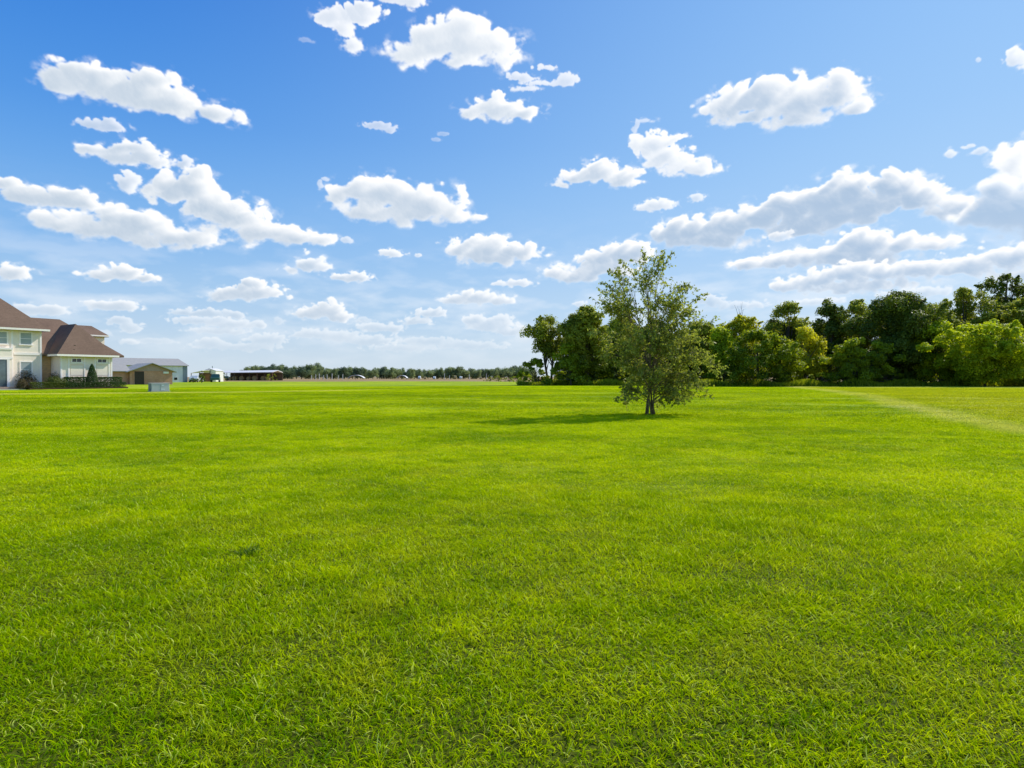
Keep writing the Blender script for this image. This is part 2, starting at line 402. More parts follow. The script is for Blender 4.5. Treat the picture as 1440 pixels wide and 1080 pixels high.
    L.new(join.outputs[0], go.inputs[0])
    md = o.modifiers.new('scatter', 'NODES'); md.node_group = ng
    return o
build_grass()

# ------------------------------------------------------------------ foliage
def rdir(rng, n):
    v = rng.normal(size=(n, 3)); return v/np.linalg.norm(v, axis=1)[:, None]
def leaf_quads(C, Nn, size, aspect, rng, droop=0.0):
    """a folded diamond per leaf, C centres, Nn outward directions"""
    n = len(C); d = rdir(rng, n)
    u = d-Nn*(d*Nn).sum(1)[:, None]; u /= np.linalg.norm(u, axis=1)[:, None]+1e-9
    u[:, 2] -= droop; u /= np.linalg.norm(u, axis=1)[:, None]
    v = np.cross(Nn, u); v /= np.linalg.norm(v, axis=1)[:, None]+1e-9
    s = (size*rng.uniform(.6, 1.3, n))[:, None]
    fold = Nn*s*.12
    V = np.stack([C-u*s*.5, C+v*s*aspect*.5+fold, C+u*s*.5, C-v*s*aspect*.5+fold], 1).reshape(-1, 3)
    F = np.arange(n*4).reshape(-1, 4)
    return V, F
def clump_crown(rng, clumps, per, size, aspect=.6, spread=.55, flat=.9):
    Cs, Ns, T = [], [], []
    for (cx, cy, cz, rad, t) in clumps:
        n = int(per*rad**1.6)+6
        d = rdir(rng, n); d[:, 2] = np.where(d[:, 2] < -.6, -d[:, 2], d[:, 2])
        q = rng.uniform(.4, 1.12, n)[:, None]*(1+.18*np.sin(d[:, :1]*5+t*9)*np.sin(d[:, 1:2]*6+t*5))
        p = np.array([cx, cy, cz])+d*q*rad*np.array([1, 1, flat])
        nn = d+rng.normal(0, spread, (n, 3)); nn[:, 2] += .35; nn /= np.linalg.norm(nn, axis=1)[:, None]
        Cs.append(p); Ns.append(nn); T.append(np.clip(t+rng.normal(0, .15, n), 0, 1))
    C = np.concatenate(Cs); Nn = np.concatenate(Ns)
    V, F = leaf_quads(C, Nn, size, aspect, rng)
    return V, F, np.concatenate(T)

def tree_at(name, label, cat, x, y, H, W, rng, mat, bark, group=None, h0=.12, nclump=60, leaf=.24, per=260, shape='round', dens=1.0, depth=None, trunks=1, top=.0, lean=0.0):
    """trunk(s) with limbs running to the leaf clumps that make up the crown"""
    z0 = tz(x, y)-.05
    root = empty(name, (x, y, z0), 0, label, cat, group)
    rx = W/2; ry = (depth or W)/2; zc = H*(h0+(1-h0)*.5); rz = H*(1-h0)/2
    clumps = []
    ph = rng.uniform(0, 6.28, 6)
    k = 0
    while len(clumps) < nclump and k < 9000:
        k += 1
        d = rdir(rng, 1)[0]; q = rng.uniform(0, 1)**.42
        az = math.atan2(d[1], d[0])
        lob = 1+.16*math.sin(3*az+ph[0])+.12*math.sin(5*az+ph[1]+d[2]*3)+.12*math.sin(d[2]*6+ph[2])
        px, py, pz = d[0]*q*lob, d[1]*q*lob, d[2]*q*(1+.08*math.sin(2*az+ph[3]))
        t = (pz+1)/2
        t = rng.uniform(0, 1)
        if shape == 'spread': R = min(1, .35+1.1*t)*(1-max(0, (t-.55)/.45)**2.5)**.5
        elif shape == 'column': R = (.95-.35*t)*(1-max(0, (t-.5)/.5)**3)**.5
        elif shape == 'bush': R = math.sqrt(max(.02, 1-t*t))
        else: R = min(1, .86+.4*t)*math.sqrt(max(.03, 1-max(0, (t-.42)/.58)**2.6))
        q = rng.uniform(0, 1)**.4; R *= lob
        rad = rng.uniform(.11, .20)*min(W, H*.7)*(1.0 if dens >= 1 else .8)
        cx = math.cos(az)*q*max(.1, R*rx-rad*.45); cy = math.sin(az)*q*max(.1, R*ry-rad*.45)
        cz = H*h0+rad*.5+t*(H*(1-h0)-rad*1.35)
        clumps.append((cx+lean*cz, cy, cz, rad, float(np.clip(rng.uniform(0, .75)+0.7*(t-.45), 0, 1))))  # tint rises with height: sunlit tops and shaded bottoms put into leaf colour
    # smaller tufts and leafy sprays that break the outline
    for _ in range(int(nclump*1.1)):
        c = clumps[rng.integers(0, nclump)]; d = rdir(rng, 1)[0]; d[2] = abs(d[2])*.9; k2 = c[3]*rng.uniform(.75, 1.1)
        zz = min(c[2]+d[2]*k2, H*1.0)
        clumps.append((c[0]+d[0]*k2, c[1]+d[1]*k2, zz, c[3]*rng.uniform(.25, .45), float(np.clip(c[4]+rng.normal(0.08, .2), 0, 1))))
    for _ in range(int(nclump*.8)):
        c = clumps[rng.integers(0, nclump)]
        if c[2] < H*.35: continue
        d = rdir(rng, 1)[0]*np.array([1, 1, .7]); d[2] = abs(d[2])+.15
        for j in range(4):
            k2 = c[3]*(.85+.17*j)
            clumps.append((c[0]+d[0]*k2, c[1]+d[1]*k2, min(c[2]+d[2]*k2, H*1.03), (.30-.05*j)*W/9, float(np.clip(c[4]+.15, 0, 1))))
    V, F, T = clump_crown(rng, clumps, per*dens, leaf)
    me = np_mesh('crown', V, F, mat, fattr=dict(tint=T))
    link(bpy.data.objects.new('crown', me), root)
    mb = MB(); rt = max(.07, H*.016)
    for j in range(trunks):
        ox = (j-(trunks-1)/2)*rt*3.5; top_ = H*(.62 if shape != 'bush' else .4)
        pts = [(ox, 0, 0), (ox*1.3+rng.normal(0, .05), rng.normal(0, .05), H*.15), (ox*2+rng.normal(0, .15)+lean*H*.3, rng.normal(0, .15), H*.38), (ox*2.6+lean*top_+rng.normal(0, .2), rng.normal(0, .2), top_)]
        mb.tube(pts, [rt*1.3, rt, rt*.75, rt*.3], 7)
        sel = rng.permutation(len(clumps))[:26//trunks]
        for s in sel:
            c = clumps[s]; zb = min(max(H*.14, c[2]*rng.uniform(.35, .6)), top_)
            f = zb/top_; bx = ox*(1+1.6*f)+lean*zb; 
            mid = ((bx+c[0])/2+rng.normal(0, .15), c[1]/2, (zb+c[2])/2+.08*H*rng.uniform(0, .6))
            mb.tube([(bx, 0, zb), mid, (c[0], c[1], c[2])], [rt*.42, rt*.26, rt*.08], 5, cap=False)
    mb.build('trunk', bark, root, smooth=True)
    return root

BARK = simple_mat('bark', (.10, .085, .065), .4, 6, .95, .1, .5)
BARK_PALE = simple_mat('bark_pale', (.20, .155, .10), .35, 9, .9, .15, .4)
M_LIME = leaf_mat('leaves_lime', (.14, .21, .006), (.62, .68, .015), .5, (.88, .95, .01))
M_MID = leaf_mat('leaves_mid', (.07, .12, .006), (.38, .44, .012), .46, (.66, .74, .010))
M_OLIVE = leaf_mat('leaves_olive', (.10, .13, .010), (.42, .43, .035), .46, (.62, .68, .04))
M_DARK = leaf_mat('leaves_dark', (.028, .052, .005), (.16, .21, .018), .38, (.36, .44, .015))
M_YELL = leaf_mat('leaves_yellow', (.20, .21, .008), (.72, .66, .02), .52, (.95, .92, .02))
M_FAR = leaf_mat('leaves_hazy', (.13, .17, .075), (.36, .42, .17), .35, (.42, .50, .16), .1)  # distance haze painted into the leaf colours of both far materials
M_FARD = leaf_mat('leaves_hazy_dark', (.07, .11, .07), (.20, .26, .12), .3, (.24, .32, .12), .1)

def weed_tuft(x, y, label, seed, H=.12):
    rng = np.random.default_rng(seed); root = empty('weed_tuft', (x, y, tz(x, y)-.005), 0, label, 'weed')
    V, F, t, s, Hh = blades(rng, .11, 9000, H*.5, H, .012, 4, straw=.0, lean=(.2, 1.2))
    m = leaf_mat('weed_leaves', (.03, .08, .003), (.20, .33, .01), .3, (.2, .34, .01))
    link(bpy.data.objects.new('leaves', np_mesh('leaves', V, F, m, fattr=dict(tint=t))), root)
weed_tuft(-2.35, 5.75, 'small dark weed tuft in the lawn left of centre', 5, .085)
def W_at(px, py_, D):
    return (px-720)/900*D

# ---- the young tree in the lawn -----------------------------------------------------------
def young_tree():
    rng = np.random.default_rng(21)
    X0, Y0 = (915-720)/900*26.3, 26.3
    root = empty('young_tree', (X0, Y0, tz(X0, Y0)-.03), 0, 'slender multi-stemmed young tree standing alone on the open lawn', 'tree')
    prof = [(.15, -.9, .9), (.6, -1.45, 1.75), (1.1, -1.6, 2.35), (1.8, -1.95, 2.9), (2.4, -2.1, 3.3), (3.0, -2.25, 2.95), (3.8, -2.3, 2.55), (4.5, -2.3, 2.3), (4.95, -2.3, 2.25), (5.3, -2.0, 1.6), (5.8, -1.7, 1.05), (6.2, -1.4, 1.0), (6.6, -.5, .9)]
    pz = np.array([p[0] for p in prof]); pl = np.array([p[1] for p in prof]); pr = np.array([p[2] for p in prof])
    def env(z): return np.interp(z, pz, pl), np.interp(z, pz, pr)
    # stems
    stems = []
    tips = [(-.75, .25, 5.3), (-.25, -.3, 6.1), (.35, .2, 6.25), (1.05, -.15, 5.2), (.55, .6, 4.6), (-1.1, -.4, 4.5), (.15, -.6, 4.9)]
    for i, (tx, ty, tzz) in enumerate(tips):
        a = i*.9+.3; r0 = .19 if i < 5 else .10
        P = []
        for k in range(9):
            t = k/8
            P.append(Vector((math.cos(a)*r0*(1-t)+tx*(t**1.35)+rng.normal(0, .03)*(k > 0), math.sin(a)*r0*(1-t)+ty*t**1.3+rng.normal(0, .03)*(k > 0), tzz*t)))
        stems.append((P, [.043*(1-.86*k/8)*(1 if i < 4 else .75) for k in range(9)]))
    for P, Rr in stems:
        MB().tube(P, Rr, 8).build('trunk', BARK_PALE, root, smooth=True)
    def on_stem(z, x, y):
        best = None
        for P, Rr in stems:
            if z > P[-1].z: continue
            t = z/P[-1].z*8; k = min(7, int(t)); p = P[k].lerp(P[k+1], t-k)
            dd = (p.x-x)**2+(p.y-y)**2
            if best is None or dd < best[0]: best = (dd, p, Rr[k])
        return best[1], best[2]
    br = MB(); C, Nn, T = [], [], []
    def add_leaves(p0, p1, n, tint, sz=1.0):
        for k in range(n):
            t = rng.uniform(.1, 1.05); p = p0.lerp(p1, t)
            off = rng.normal(0, .035, 3)
            C.append((p.x+off[0], p.y+off[1], p.z+off[2]-.01)); d = rng.normal(0, 1, 3); d[2] += .6; d /= np.linalg.norm(d); Nn.append(d); T.append(np.clip(tint+rng.normal(0, .18), 0, 1))
    nprim = 232
    VOIDS = [(-1.9, 3.35, .42), (1.75, 3.75, .5), (-1.35, 1.55, .36), (.95, 5.75, .42), (-.95, 5.75, .36), (2.5, 1.75, .36), (.6, 1.3, .28), (1.6, 4.55, .3), (-2.1, 4.3, .25)]
    for i in range(nprim):
        u = rng.uniform(0, 1)
        z = .45+6.0*(u**1.05)
        if z > 4.9 and rng.uniform() < .35: z = rng.uniform(1.0, 4.6)
        l, r = env(z); cxm = (l+r)/2; hw = (r-l)/2
        ph = rng.uniform(0, 2*math.pi); q = rng.uniform(.3, 1)**.45
        jag = rng.uniform(.8, 1.05)*(1+.13*math.sin(z*3.1+math.cos(ph)*2.2+.6))
        ex = cxm+math.cos(ph)*hw*1.04*q*jag; ey = math.sin(ph)*hw*.8*q*jag
        if z < .95 and -.9 < ex < .2: continue
        if any((ex-vx)**2+((z-vz)*1.1)**2 < vr*vr for vx, vz, vr in VOIDS): continue
        zs = max(.5, min(z*rng.uniform(.6, .93), 5.9)); b, rb = on_stem(zs, ex*.4, ey*.4)
        end = Vector((ex, ey, z)); ln = (end-b).length
        sag = -.22*ln if z < 2.6 else .05*ln
        m1 = b.lerp(end, .35)+Vector((0, 0, .16*ln)); m2 = b.lerp(end, .7)+Vector((rng.normal(0, .06), rng.normal(0, .06), .14*ln))
        if z < 2.6: end = end+Vector((0, 0, -.10*ln))
        pts = [b, m1, m2, end]; r0 = min(rb*.6, .008+.008*ln)
        br.tube(pts, [r0, r0*.7, r0*.45, r0*.18], 5, cap=False)
        tint = rng.uniform(.15, .85)
        ntw = int((7+7*ln)*(.8 if z > 4.8 else 1.0))
        for j in range(ntw):
            t = rng.uniform(.22, 1.0)
            seg = t*3; k = min(2, int(seg)); p = pts[k].lerp(pts[k+1], seg-k)
            dirn = (end-b).normalized()*.7+Vector(rng.normal(0, .62, 3)); dirn.z += .12 if z > 3 else -.22
            dirn.normalize(); tl = rng.uniform(.18, .5)*(1.15 if z > 5 else 1)
            e = p+dirn*tl
            m = p.lerp(e, .5)+Vector((0, 0, .04))
            br.tube([p, m, e], [.0045, .0035, .0015], 3, cap=False)
            add_leaves(p, e, int(tl*(20 if z < 4.6 else 13)), tint+rng.normal(0, .12))
    # arching leader sprigs at the top
    for (sx, sy, sz, ex, ey, ez) in [(-.5, 0, 5.4, -1.25, .1, 6.35), (-.25, -.2, 5.9, -.35, -.2, 6.65), (.3, .1, 5.7, 1.0, .1, 6.75), (.2, .2, 5.6, .45, .3, 6.5), (-1.4, 0, 5.0, -2.1, 0, 5.45), (1.5, 0, 4.5, 2.35, .1, 5.0), (-.9, .1, 5.4, -1.75, .1, 5.95), (1.4, -.2, 1.2, 2.45, -.3, .75), (.9, -.2, 5.2, 1.9, 0, 5.15), (1.0, -.3, 5.0, 1.5, 0, 5.3)]:
        p = Vector((sx, sy, sz)); e = Vector((ex, ey, ez)); m = p.lerp(e, .55)+Vector((0, 0, .12)); m2 = p.lerp(e, .8)+Vector((0, 0, .1))
        br.tube([p, m, m2, e], [.010, .008, .006, .003], 5, cap=False)
        add_leaves(p, m, 16, .3); add_leaves(m, m2, 9, .3); add_leaves(m2, e, 9, .3)
        for j in range(7):
            q_ = p.lerp(e, rng.uniform(.2, 1)); dd = Vector(rng.normal(0, .12, 3)); dd.z += .05; add_leaves(q_, q_+dd, 5, .25)
    br.build('branches', BARK_PALE, root, smooth=True)
    V, F = leaf_quads(np.array(C), np.array(Nn), .135, .5, rng, droop=.3)
    mat = leaf_mat('young_leaves', (.08, .105, .02), (.41, .43, .085), .46, (.60, .66, .04), .2)
    link(bpy.data.objects.new('crown', np_mesh('crown', V, F, mat, fattr=dict(tint=np.array(T)))), root)
    print('young tree leaves', len(C))
young_tree()

# ---- the tree line on the right -----------------------------------------------------------
def tline():
    rng = np.random.default_rng(5)
    # centre px, top px, width px, distance, material, shape, h0, clumps, dens, trunks, label
    rows = [
     (772, 440, 60, 92, M_OLIVE, 'spread', .34, 34, .75, 2, 'isolated yellow-green tree with bare lower trunks at the left end of the tree line'),
     (752, 503, 46, 90, M_MID, 'bush', .0, 26, 1, 1, 'low leafy bush at the foot of the isolated tree by the far field'),
     (826, 430, 62, 88, M_OLIVE, 'round', .10, 55, 1, 1, 'olive green tree just left of the lone young tree'),
     (803, 480, 56, 86, M_MID, 'bush', .0, 40, 1, 1, 'dark green bushy tree filling the gap beside the isolated tree'),
     (868, 446, 64, 92, M_MID, 'round', .06, 55, 1, 1, 'green tree behind the left side of the young tree'),
     (925, 452, 66, 90, M_DARK, 'round', .05, 55, 1, 1, 'dark tree directly behind the trunk of the young tree'),
     (978, 452, 60, 92, M_OLIVE, 'round', .08, 52, 1, 1, 'olive tree behind the right side of the young tree'),
     (1012, 458, 50, 88, M_LIME, 'column', .02, 45, 1, 1, 'lime green tree just clear of the young tree on its right'),
     (1042, 443, 50, 90, M_YELL, 'round', .10, 45, 1, 1, 'yellow-green tree below the bare twigs poking above the tree line'),
     (1066, 462, 84, 80, M_MID, 'round', .02, 75, 1.15, 1, 'broad rounded green tree standing forward under the yellow-green crown'),
     (1108, 424, 62, 98, M_OLIVE, 'column', .12, 46, .75, 1, 'thin loose-crowned olive tree rising between two fuller trees'),
     (1132, 456, 52, 84, M_YELL, 'round', .05, 45, 1, 1, 'lower yellow tree in front of the loose-crowned olive tree'),
     (1168, 417, 60, 92, M_DARK, 'column', .08, 50, .8, 1, 'tall dark narrow tree with ragged top near the middle of the wood'),
     (1208, 421, 62, 90, M_OLIVE, 'round', .08, 55, .9, 1, 'olive-brown tree between the ragged dark tree and the largest dark tree'),
     (1262, 409, 100, 84, M_DARK, 'round', .0, 95, 1.15, 1, 'largest very dark rounded tree in the middle right of the wood'),
     (1205, 474, 76, 80, M_MID, 'round', .0, 60, 1, 1, 'mid green low tree left of the largest dark tree'),
     (1310, 428, 56, 92, M_OLIVE, 'round', .1, 45, .9, 1, 'olive tree peeking out behind the right side of the largest dark tree'),
     (1322, 450, 64, 80, M_LIME, 'round', .0, 60, 1, 1, 'bright lime tree beside the largest dark tree'),
     (1356, 404, 76, 96, M_OLIVE, 'round', .1, 60, .95, 1, 'tall olive tree behind the bright lime trees'),
     (1412, 384, 62, 98, M_DARK, 'spread', .35, 34, .65, 1, 'tallest dark open-branched tree at the right edge'),
     (1425, 418, 90, 92, M_OLIVE, 'round', .05, 70, 1, 1, 'broad olive tree under the tallest open-branched tree'),
     (1385, 450, 120, 76, M_LIME, 'spread', .0, 105, 1.2, 1, 'wide bright lime tree with drooping boughs at the front right'),
     (1452, 470, 70, 76, M_MID, 'round', .0, 60, 1, 1, 'green tree cut off by the right edge of the view'),
     (1500, 425, 90, 86, M_OLIVE, 'round', .05, 60, 1, 1, None),
     (1550, 430, 90, 84, M_MID, 'round', .05, 60, 1, 1, None),
    ]
    for (px, top, w, D, mat, shp, h0, nc, dens, tr, lab) in rows:
        x = W_at(px, 0, D); g = tz(x, D); H = (530-top)/900*D+CAM_H-g; Wd = w/900*D*1.2
        big = D/85*1.15
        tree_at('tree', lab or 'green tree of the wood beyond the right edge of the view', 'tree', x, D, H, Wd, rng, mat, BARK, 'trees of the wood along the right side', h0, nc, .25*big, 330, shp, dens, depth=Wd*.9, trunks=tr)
    # dark back rank that closes the wood
    for i, px in enumerate([806, 832, 862, 893, 925, 958, 990, 1022, 1055, 1088, 1120, 1152, 1186, 1220, 1255, 1290, 1325, 1360, 1395, 1430, 1470]):
        D = 100+rng.uniform(-2, 4); x = W_at(px, 0, D); top = 465-12*(px > 1080)-14*(px > 1200)+rng.uniform(-5, 5)
        g = tz(x, D); H = (530-top)/900*D+CAM_H-g
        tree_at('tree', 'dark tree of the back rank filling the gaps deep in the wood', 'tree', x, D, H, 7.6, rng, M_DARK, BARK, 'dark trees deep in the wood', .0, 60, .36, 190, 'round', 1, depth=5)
    # undergrowth along the foot of the wood
    px = 742
    i = 0
    while px < 1475:
        w = rng.uniform(20, 44); D = 78+(12 if px < 1000 else 3)*(1-max(0, px-742)/730)+rng.uniform(-1, 2.5)
        hpx = rng.uniform(8, 26)*(1 if i % 3 else .6); x = W_at(px+w/2, 0, D)
        H = hpx/900*D+.5
        mat = [M_MID, M_DARK, M_DARK, M_MID, M_OLIVE][rng.integers(0, 5)]
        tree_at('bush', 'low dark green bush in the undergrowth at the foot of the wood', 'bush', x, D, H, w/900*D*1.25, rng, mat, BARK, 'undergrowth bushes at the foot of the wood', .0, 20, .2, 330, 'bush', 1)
        px += w*.72; i += 1
    # bare dead branches above the yellow-green tree
    D = 91; x = W_at(1044, 0, D)
    root = empty('dead_tree', (x, D+1, tz(x, D)), 0, 'bare dead twigs poking above the yellow-green tree', 'dead tree')
    mb = MB(); zt = (530-428)/900*D+CAM_H-.45
    mb.tube([(0, 0, 0), (.1, 0, zt*.5), (0, 0, zt*.9)], [.14, .1, .04], 6)
    mb.build('trunk', BARK, root, smooth=True)
    mb = MB()
    for a, q in ((-.42, 1.0), (-.12, .965), (.16, 1.04), (.38, .95)):
        mb.tube([(a*.2, 0, zt*.78), (a*.9, a*.3, zt*.88), (a*1.2, .1, zt*.94), (a*2.1, a*.3, zt*q)], [.04, .028, .02, .008], 4)
        mb.tube([(a*1.2, .1, zt*.93), (a*.7, .1, zt*(q-.015))], [.016, .006], 3)
    mb.build('branches', BARK, root, smooth=True)
tline()

def tall_weeds():
    """unmown strip along the foot of the wood"""
    rng = np.random.default_rng(8); n = 26000
    px = rng.uniform(728, 1500, n); D = 77.5+(11*(1-np.clip((px-742)/300, 0, 1)))+rng.uniform(0, 3.2, n)+1.0*np.sin(px*.05)
    x = (px-720)/900*D; z = terrain(x, D); h = rng.uniform(.25, .75, n)*(1+.3*np.sin(px*.09)); a = rng.uniform(0, 6.28, n); ln = rng.normal(0, .22, n)
    w = .05; dx, dy = np.cos(a)*w, np.sin(a)*w
    V = np.stack([np.stack([x-dx, D-dy, z], -1), np.stack([x+dx, D+dy, z], -1), np.stack([x+dx*.3+ln, D+dy*.3, z+h], -1), np.stack([x-dx*.3+ln, D-dy*.3, z+h], -1)], 1).reshape(-1, 3)
    me = np_mesh('tall_weeds', V, np.arange(4*n).reshape(-1, 4), M_MID, fattr=dict(tint=rng.uniform(0, .8, n)))
    o = bpy.data.objects.new('tall_weeds', me); link(o); tag(o, 'strip of tall unmown weeds along the foot of the wood', 'weeds', kind='stuff')
tall_weeds()

# ---- the hazy row of trees on the horizon ---------------------------------------------------
def far_trees():
    rng = np.random.default_rng(9); protos = []
    for v in range(6):
        Hh, Ww = 8.0, (6.5, 8.5, 10, 7.5, 9, 7)[v]
        cl = []
        for _ in range(34):
            d = rdir(rng, 1)[0]; q = rng.uniform(0, 1)**.45; rad = rng.uniform(.9, 1.7)
            cl.append((d[0]*q*(Ww/2-rad*.3), d[1]*q*(Ww/2-rad*.3), max(rad*.4, 3.8+d[2]*q*(4.1-rad*.5)), rad*1.15, rng.uniform(0, 1)))
        V, F, T = clump_crown(rng, cl, 46, .62)
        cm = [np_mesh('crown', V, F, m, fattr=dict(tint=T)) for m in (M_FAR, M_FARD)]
        mb = MB(); mb.tube([(0, 0, -.2), (.1, 0, 2), (0, 0, 5)], [.28, .22, .12], 6)
        for s in range(5): c = cl[s]; mb.tube([(0, 0, 2.2), (c[0]*.5, c[1]*.5, c[2]*.7), (c[0], c[1], c[2])], [.12, .08, .03], 4)
        protos.append((cm, mb))
    tm = []
    for cm, mb in protos:
        o = mb.build('trunk', BARK, None); tm.append(o.data); bpy.data.objects.remove(o)
    prof = [(330, 524), (345, 518), (352, 513), (375, 514), (395, 513), (410, 515), (430, 514), (443, 510), (452, 517), (465, 519), (480, 516), (500, 514), (515, 521), (530, 517), (548, 517), (560, 519), (575, 517), (600, 520), (630, 516), (650, 516), (668, 518), (690, 519), (712, 517), (727, 513), (740, 517)]
    xs = [p[0] for p in prof]; ys = [p[1] for p in prof]
    px = 330.0; i = 0
    while px < 752:
        D = rng.uniform(335, 372) if px > 350 else 300
        top = np.interp(px, xs, ys)+rng.uniform(-2.0, 1.5); H = (530-top)/900*D+1.1; v = int(rng.integers(0, 6)); dk = int(rng.uniform() < .35)
        x = W_at(px, 0, D)
        root = empty('distant_tree', (x, D, tz(x, D)), rng.uniform(0, 6.28), 'darker rounded tree in the distant row on the horizon' if dk else 'hazy olive tree in the distant row on the horizon', 'tree', 'dark trees of the distant row' if dk else 'pale trees of the distant row')
        s = H/8.0; root.scale = (s*rng.uniform(.75, 1.25), s, s)
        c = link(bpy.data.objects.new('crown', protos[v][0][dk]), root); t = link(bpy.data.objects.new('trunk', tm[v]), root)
        px += rng.uniform(4.5, 7.5); i += 1
    # nearer clumps at the left end, behind the sheds
    print('far trees', i)
far_trees()

# ------------------------------------------------------------------ built things
CREAM = simple_mat('stucco_cream', (.93, .79, .66), .10, 1.2, .9, .15, .3)
CREAM_S = simple_mat('stucco_panel', (.86, .70, .57), .10, 1.5, .9, .15, .3)
TRIM = simple_mat('white_trim', (.95, .86, .80), .06, 2, .6, .3)
SHING = shingle_mat('brown_shingles', (.170, .108, .074))
TANBRICK = brick_mat('tan_brick', (.66, .38, .15), (.50, .28, .12), (.5, .4, .3))
REDBRICK = brick_mat('red_brown_brick', (.62, .29, .17), (.46, .21, .12), (.5, .4, .33))
GLASS = simple_mat('window_glass', (.10, .14, .15), .5, 1.5, .08, .9)
BLIND = siding_mat('window_blind', (.42, .46, .45), False, .09, .5)
DARKGLASS = simple_mat('dark_glass', (.015, .017, .02), .3, 2, .1, .8)
DOORDARK = simple_mat('dark_door', (.035, .022, .015), .3, 3, .5, .4)
CONCRETE = simple_mat('concrete', (.42, .40, .36), .15, 2, .95, .1, .4)
PAVER = brick_mat('porch_brick', (.34, .22, .16), (.28, .18, .14), (.4, .36, .3))
METALROOF = siding_mat('metal_roof_grey', (.38, .355, .32), True, .3, .35)
METALWHITE = siding_mat('metal_wall_white', (.84, .78, .82), True, .3, .25)
METALGREY = siding_mat('metal_wall_grey', (.26, .29, .33), True, .3, .3)
GALV = simple_mat('grey_paint', (.58, .56, .53), .10, 1.2, .5, .4)
GALV_D = simple_mat('grey_paint_dark', (.20, .23, .24), .12, 1.5, .5, .4)
STICK = simple_mat('white_sticker', (.8, .8, .78), .04, 3, .5, .3)
SHED_R = simple_mat('shed_roof_white', (.62, .60, .60), .15, .8, .7, .2)
WOOD_D = simple_mat('weathered_wood', (.12, .09, .065), .35, 3, .9, .1)
RUST = simple_mat('rusty_steel', (.22, .11, .07), .4, 2, .8, .2)
TEAL = simple_mat('teal_paint', (.02, .09, .085), .2, 2, .35, .5)
RUBBER = simple_mat('rubber', (.02, .02, .02), .2, 5, .8, .2)
HAY = simple_mat('hay', (.40, .31, .15), .3, 6, .95, .05, .6)

# the house, in its own frame: x along the front, y into the house
HP = (-42.3, 60.0)
HR = math.atan2(.839, .545)
hz = .60
house = empty('house', (HP[0], HP[1], hz), HR, 'cream stucco house with steep brown shingle roofs at the left edge', 'house')
def hb(name, mat, *boxes, parent=house, bevel=0):
    mb = MB()
    for b in boxes: mb.box(*b)
    return mb.build(name, mat, parent, bevel)
hb('wall', CREAM, (0, 4.5, 0, 9, -.5, 3.0))                                   # garage wing
hb('wall', CREAM, (-14, -.9, 1.7, 13, -.5, 5.3))                               # two-storey block
hb('wall', TANBRICK, (-.9, -.02, 2.0, 9, -.5, 3.0))                            # brick recess
hb('wall', CREAM, (3.0, 6.1, 5.0, 8.6, -.5, 5.25))                             # rear bay
hb('wall', CREAM, (-7.4, -3.35, 1.3, 1.68, -.5, 3.45))                         # entry bay
def roof(name, boxargs): return MB().hip(*boxargs).build(name, SHING, house)
roof('roof', (-.45, 4.95, -.45, 9.45, 3.12, 3.1, 2.25, 2.25+.001, 2.3, 7.0))
roof('roof', (-14.5, -.4, 1.2, 13.5, 5.45, 6.0, -8.5, -6.4, 7.3, 7.301))
roof('roof', (-.88, 6.4, 1.55, 11.4, 3.18, 3.7, -3.0, 2.5, 6.4, 6.401))
roof('roof', (2.7, 6.4, 4.7, 8.9, 5.38, 1.05, 3.6, 5.6, 6.7, 6.701))
# fascias, proud of the roof edge
def fascia(x0, x1, y0, y1, z, t=.16, w=.025):
    hb('fascia', TRIM, (x0-w, x1+w, y0-w, y0-.001, z-t, z+.02), (x0-w, x1+w, y1+.001, y1+w, z-t, z+.02), (x0-w, x0-.001, y0, y1, z-t, z+.02), (x1+.001, x1+w, y0, y1, z-t, z+.02))
fascia(-.45, 4.95, -.45, 9.45, 3.10); fascia(-14.5, -.4, 1.2, 13.5, 5.43); fascia(2.7, 6.4, 4.7, 8.9, 5.36, .12)
# corner boards and string courses
hb('trim', TRIM, (-1.04, -.885, 1.66, 1.85, 0, 5.26)); hb('trim', TRIM, (-3.28, -3.12, 1.655, 1.698, 0, 5.26))
hb('trim', TRIM, (-3.10, -1.06, 1.655, 1.698, 3.02, 3.24)); hb('trim', TRIM, (-7.45, -3.3, 1.24, 1.70, 3.45, 3.62))
hb('trim', TRIM, (-7.42, -3.32, 1.255, 1.298, 2.62, 2.78)); hb('trim', TRIM, (-.02, .12, -.03, .12, 0, 2.95)); hb('trim', TRIM, (4.38, 4.52, -.03, .12, 0, 2.95))
def window(x0, x1, y, z0, z1, blind=True, bars=(1, 2)):
    f = MB(); t = .10
    f.box(x0-t, x0, y-.05, y-.002, z0-t, z1+t); f.box(x1, x1+t, y-.05, y-.002, z0-t, z1+t)
    f.box(x0, x1, y-.05, y-.002, z1, z1+t); f.box(x0-t*1.3, x1+t*1.3, y-.10, y-.051, z0-t, z0)
    f.box(x0, x1, y-.045, y-.002, z0-t, z0)
    for k in range(1, bars[1]): zz = z0+(z1-z0)*k/bars[1]; f.box(x0, x1, y-.035, y-.024, zz-.02, zz+.02)
    for k in range(1, bars[0]): xx = x0+(x1-x0)*k/bars[0]; f.box(xx-.02, xx+.02, y-.036, y-.025, z0, z1)
    w = f.build('window', TRIM, house)
    g = MB().box(x0, x1, y-.02, y-.004, z0, z1).build('pane', BLIND if blind else DARKGLASS, w)
    return w
window(-2.55, -1.72, 1.7, 4.0, 5.05); window(-2.55, -1.72, 1.7, .95, 2.35)
window(-4.35, -3.6, 1.7, 4.0, 5.05)
window(.95, 1.72, 0, 2.42, 2.72, False, (2, 1)); window(3.2, 3.95, 0, 2.42, 2.72, False, (2, 1))
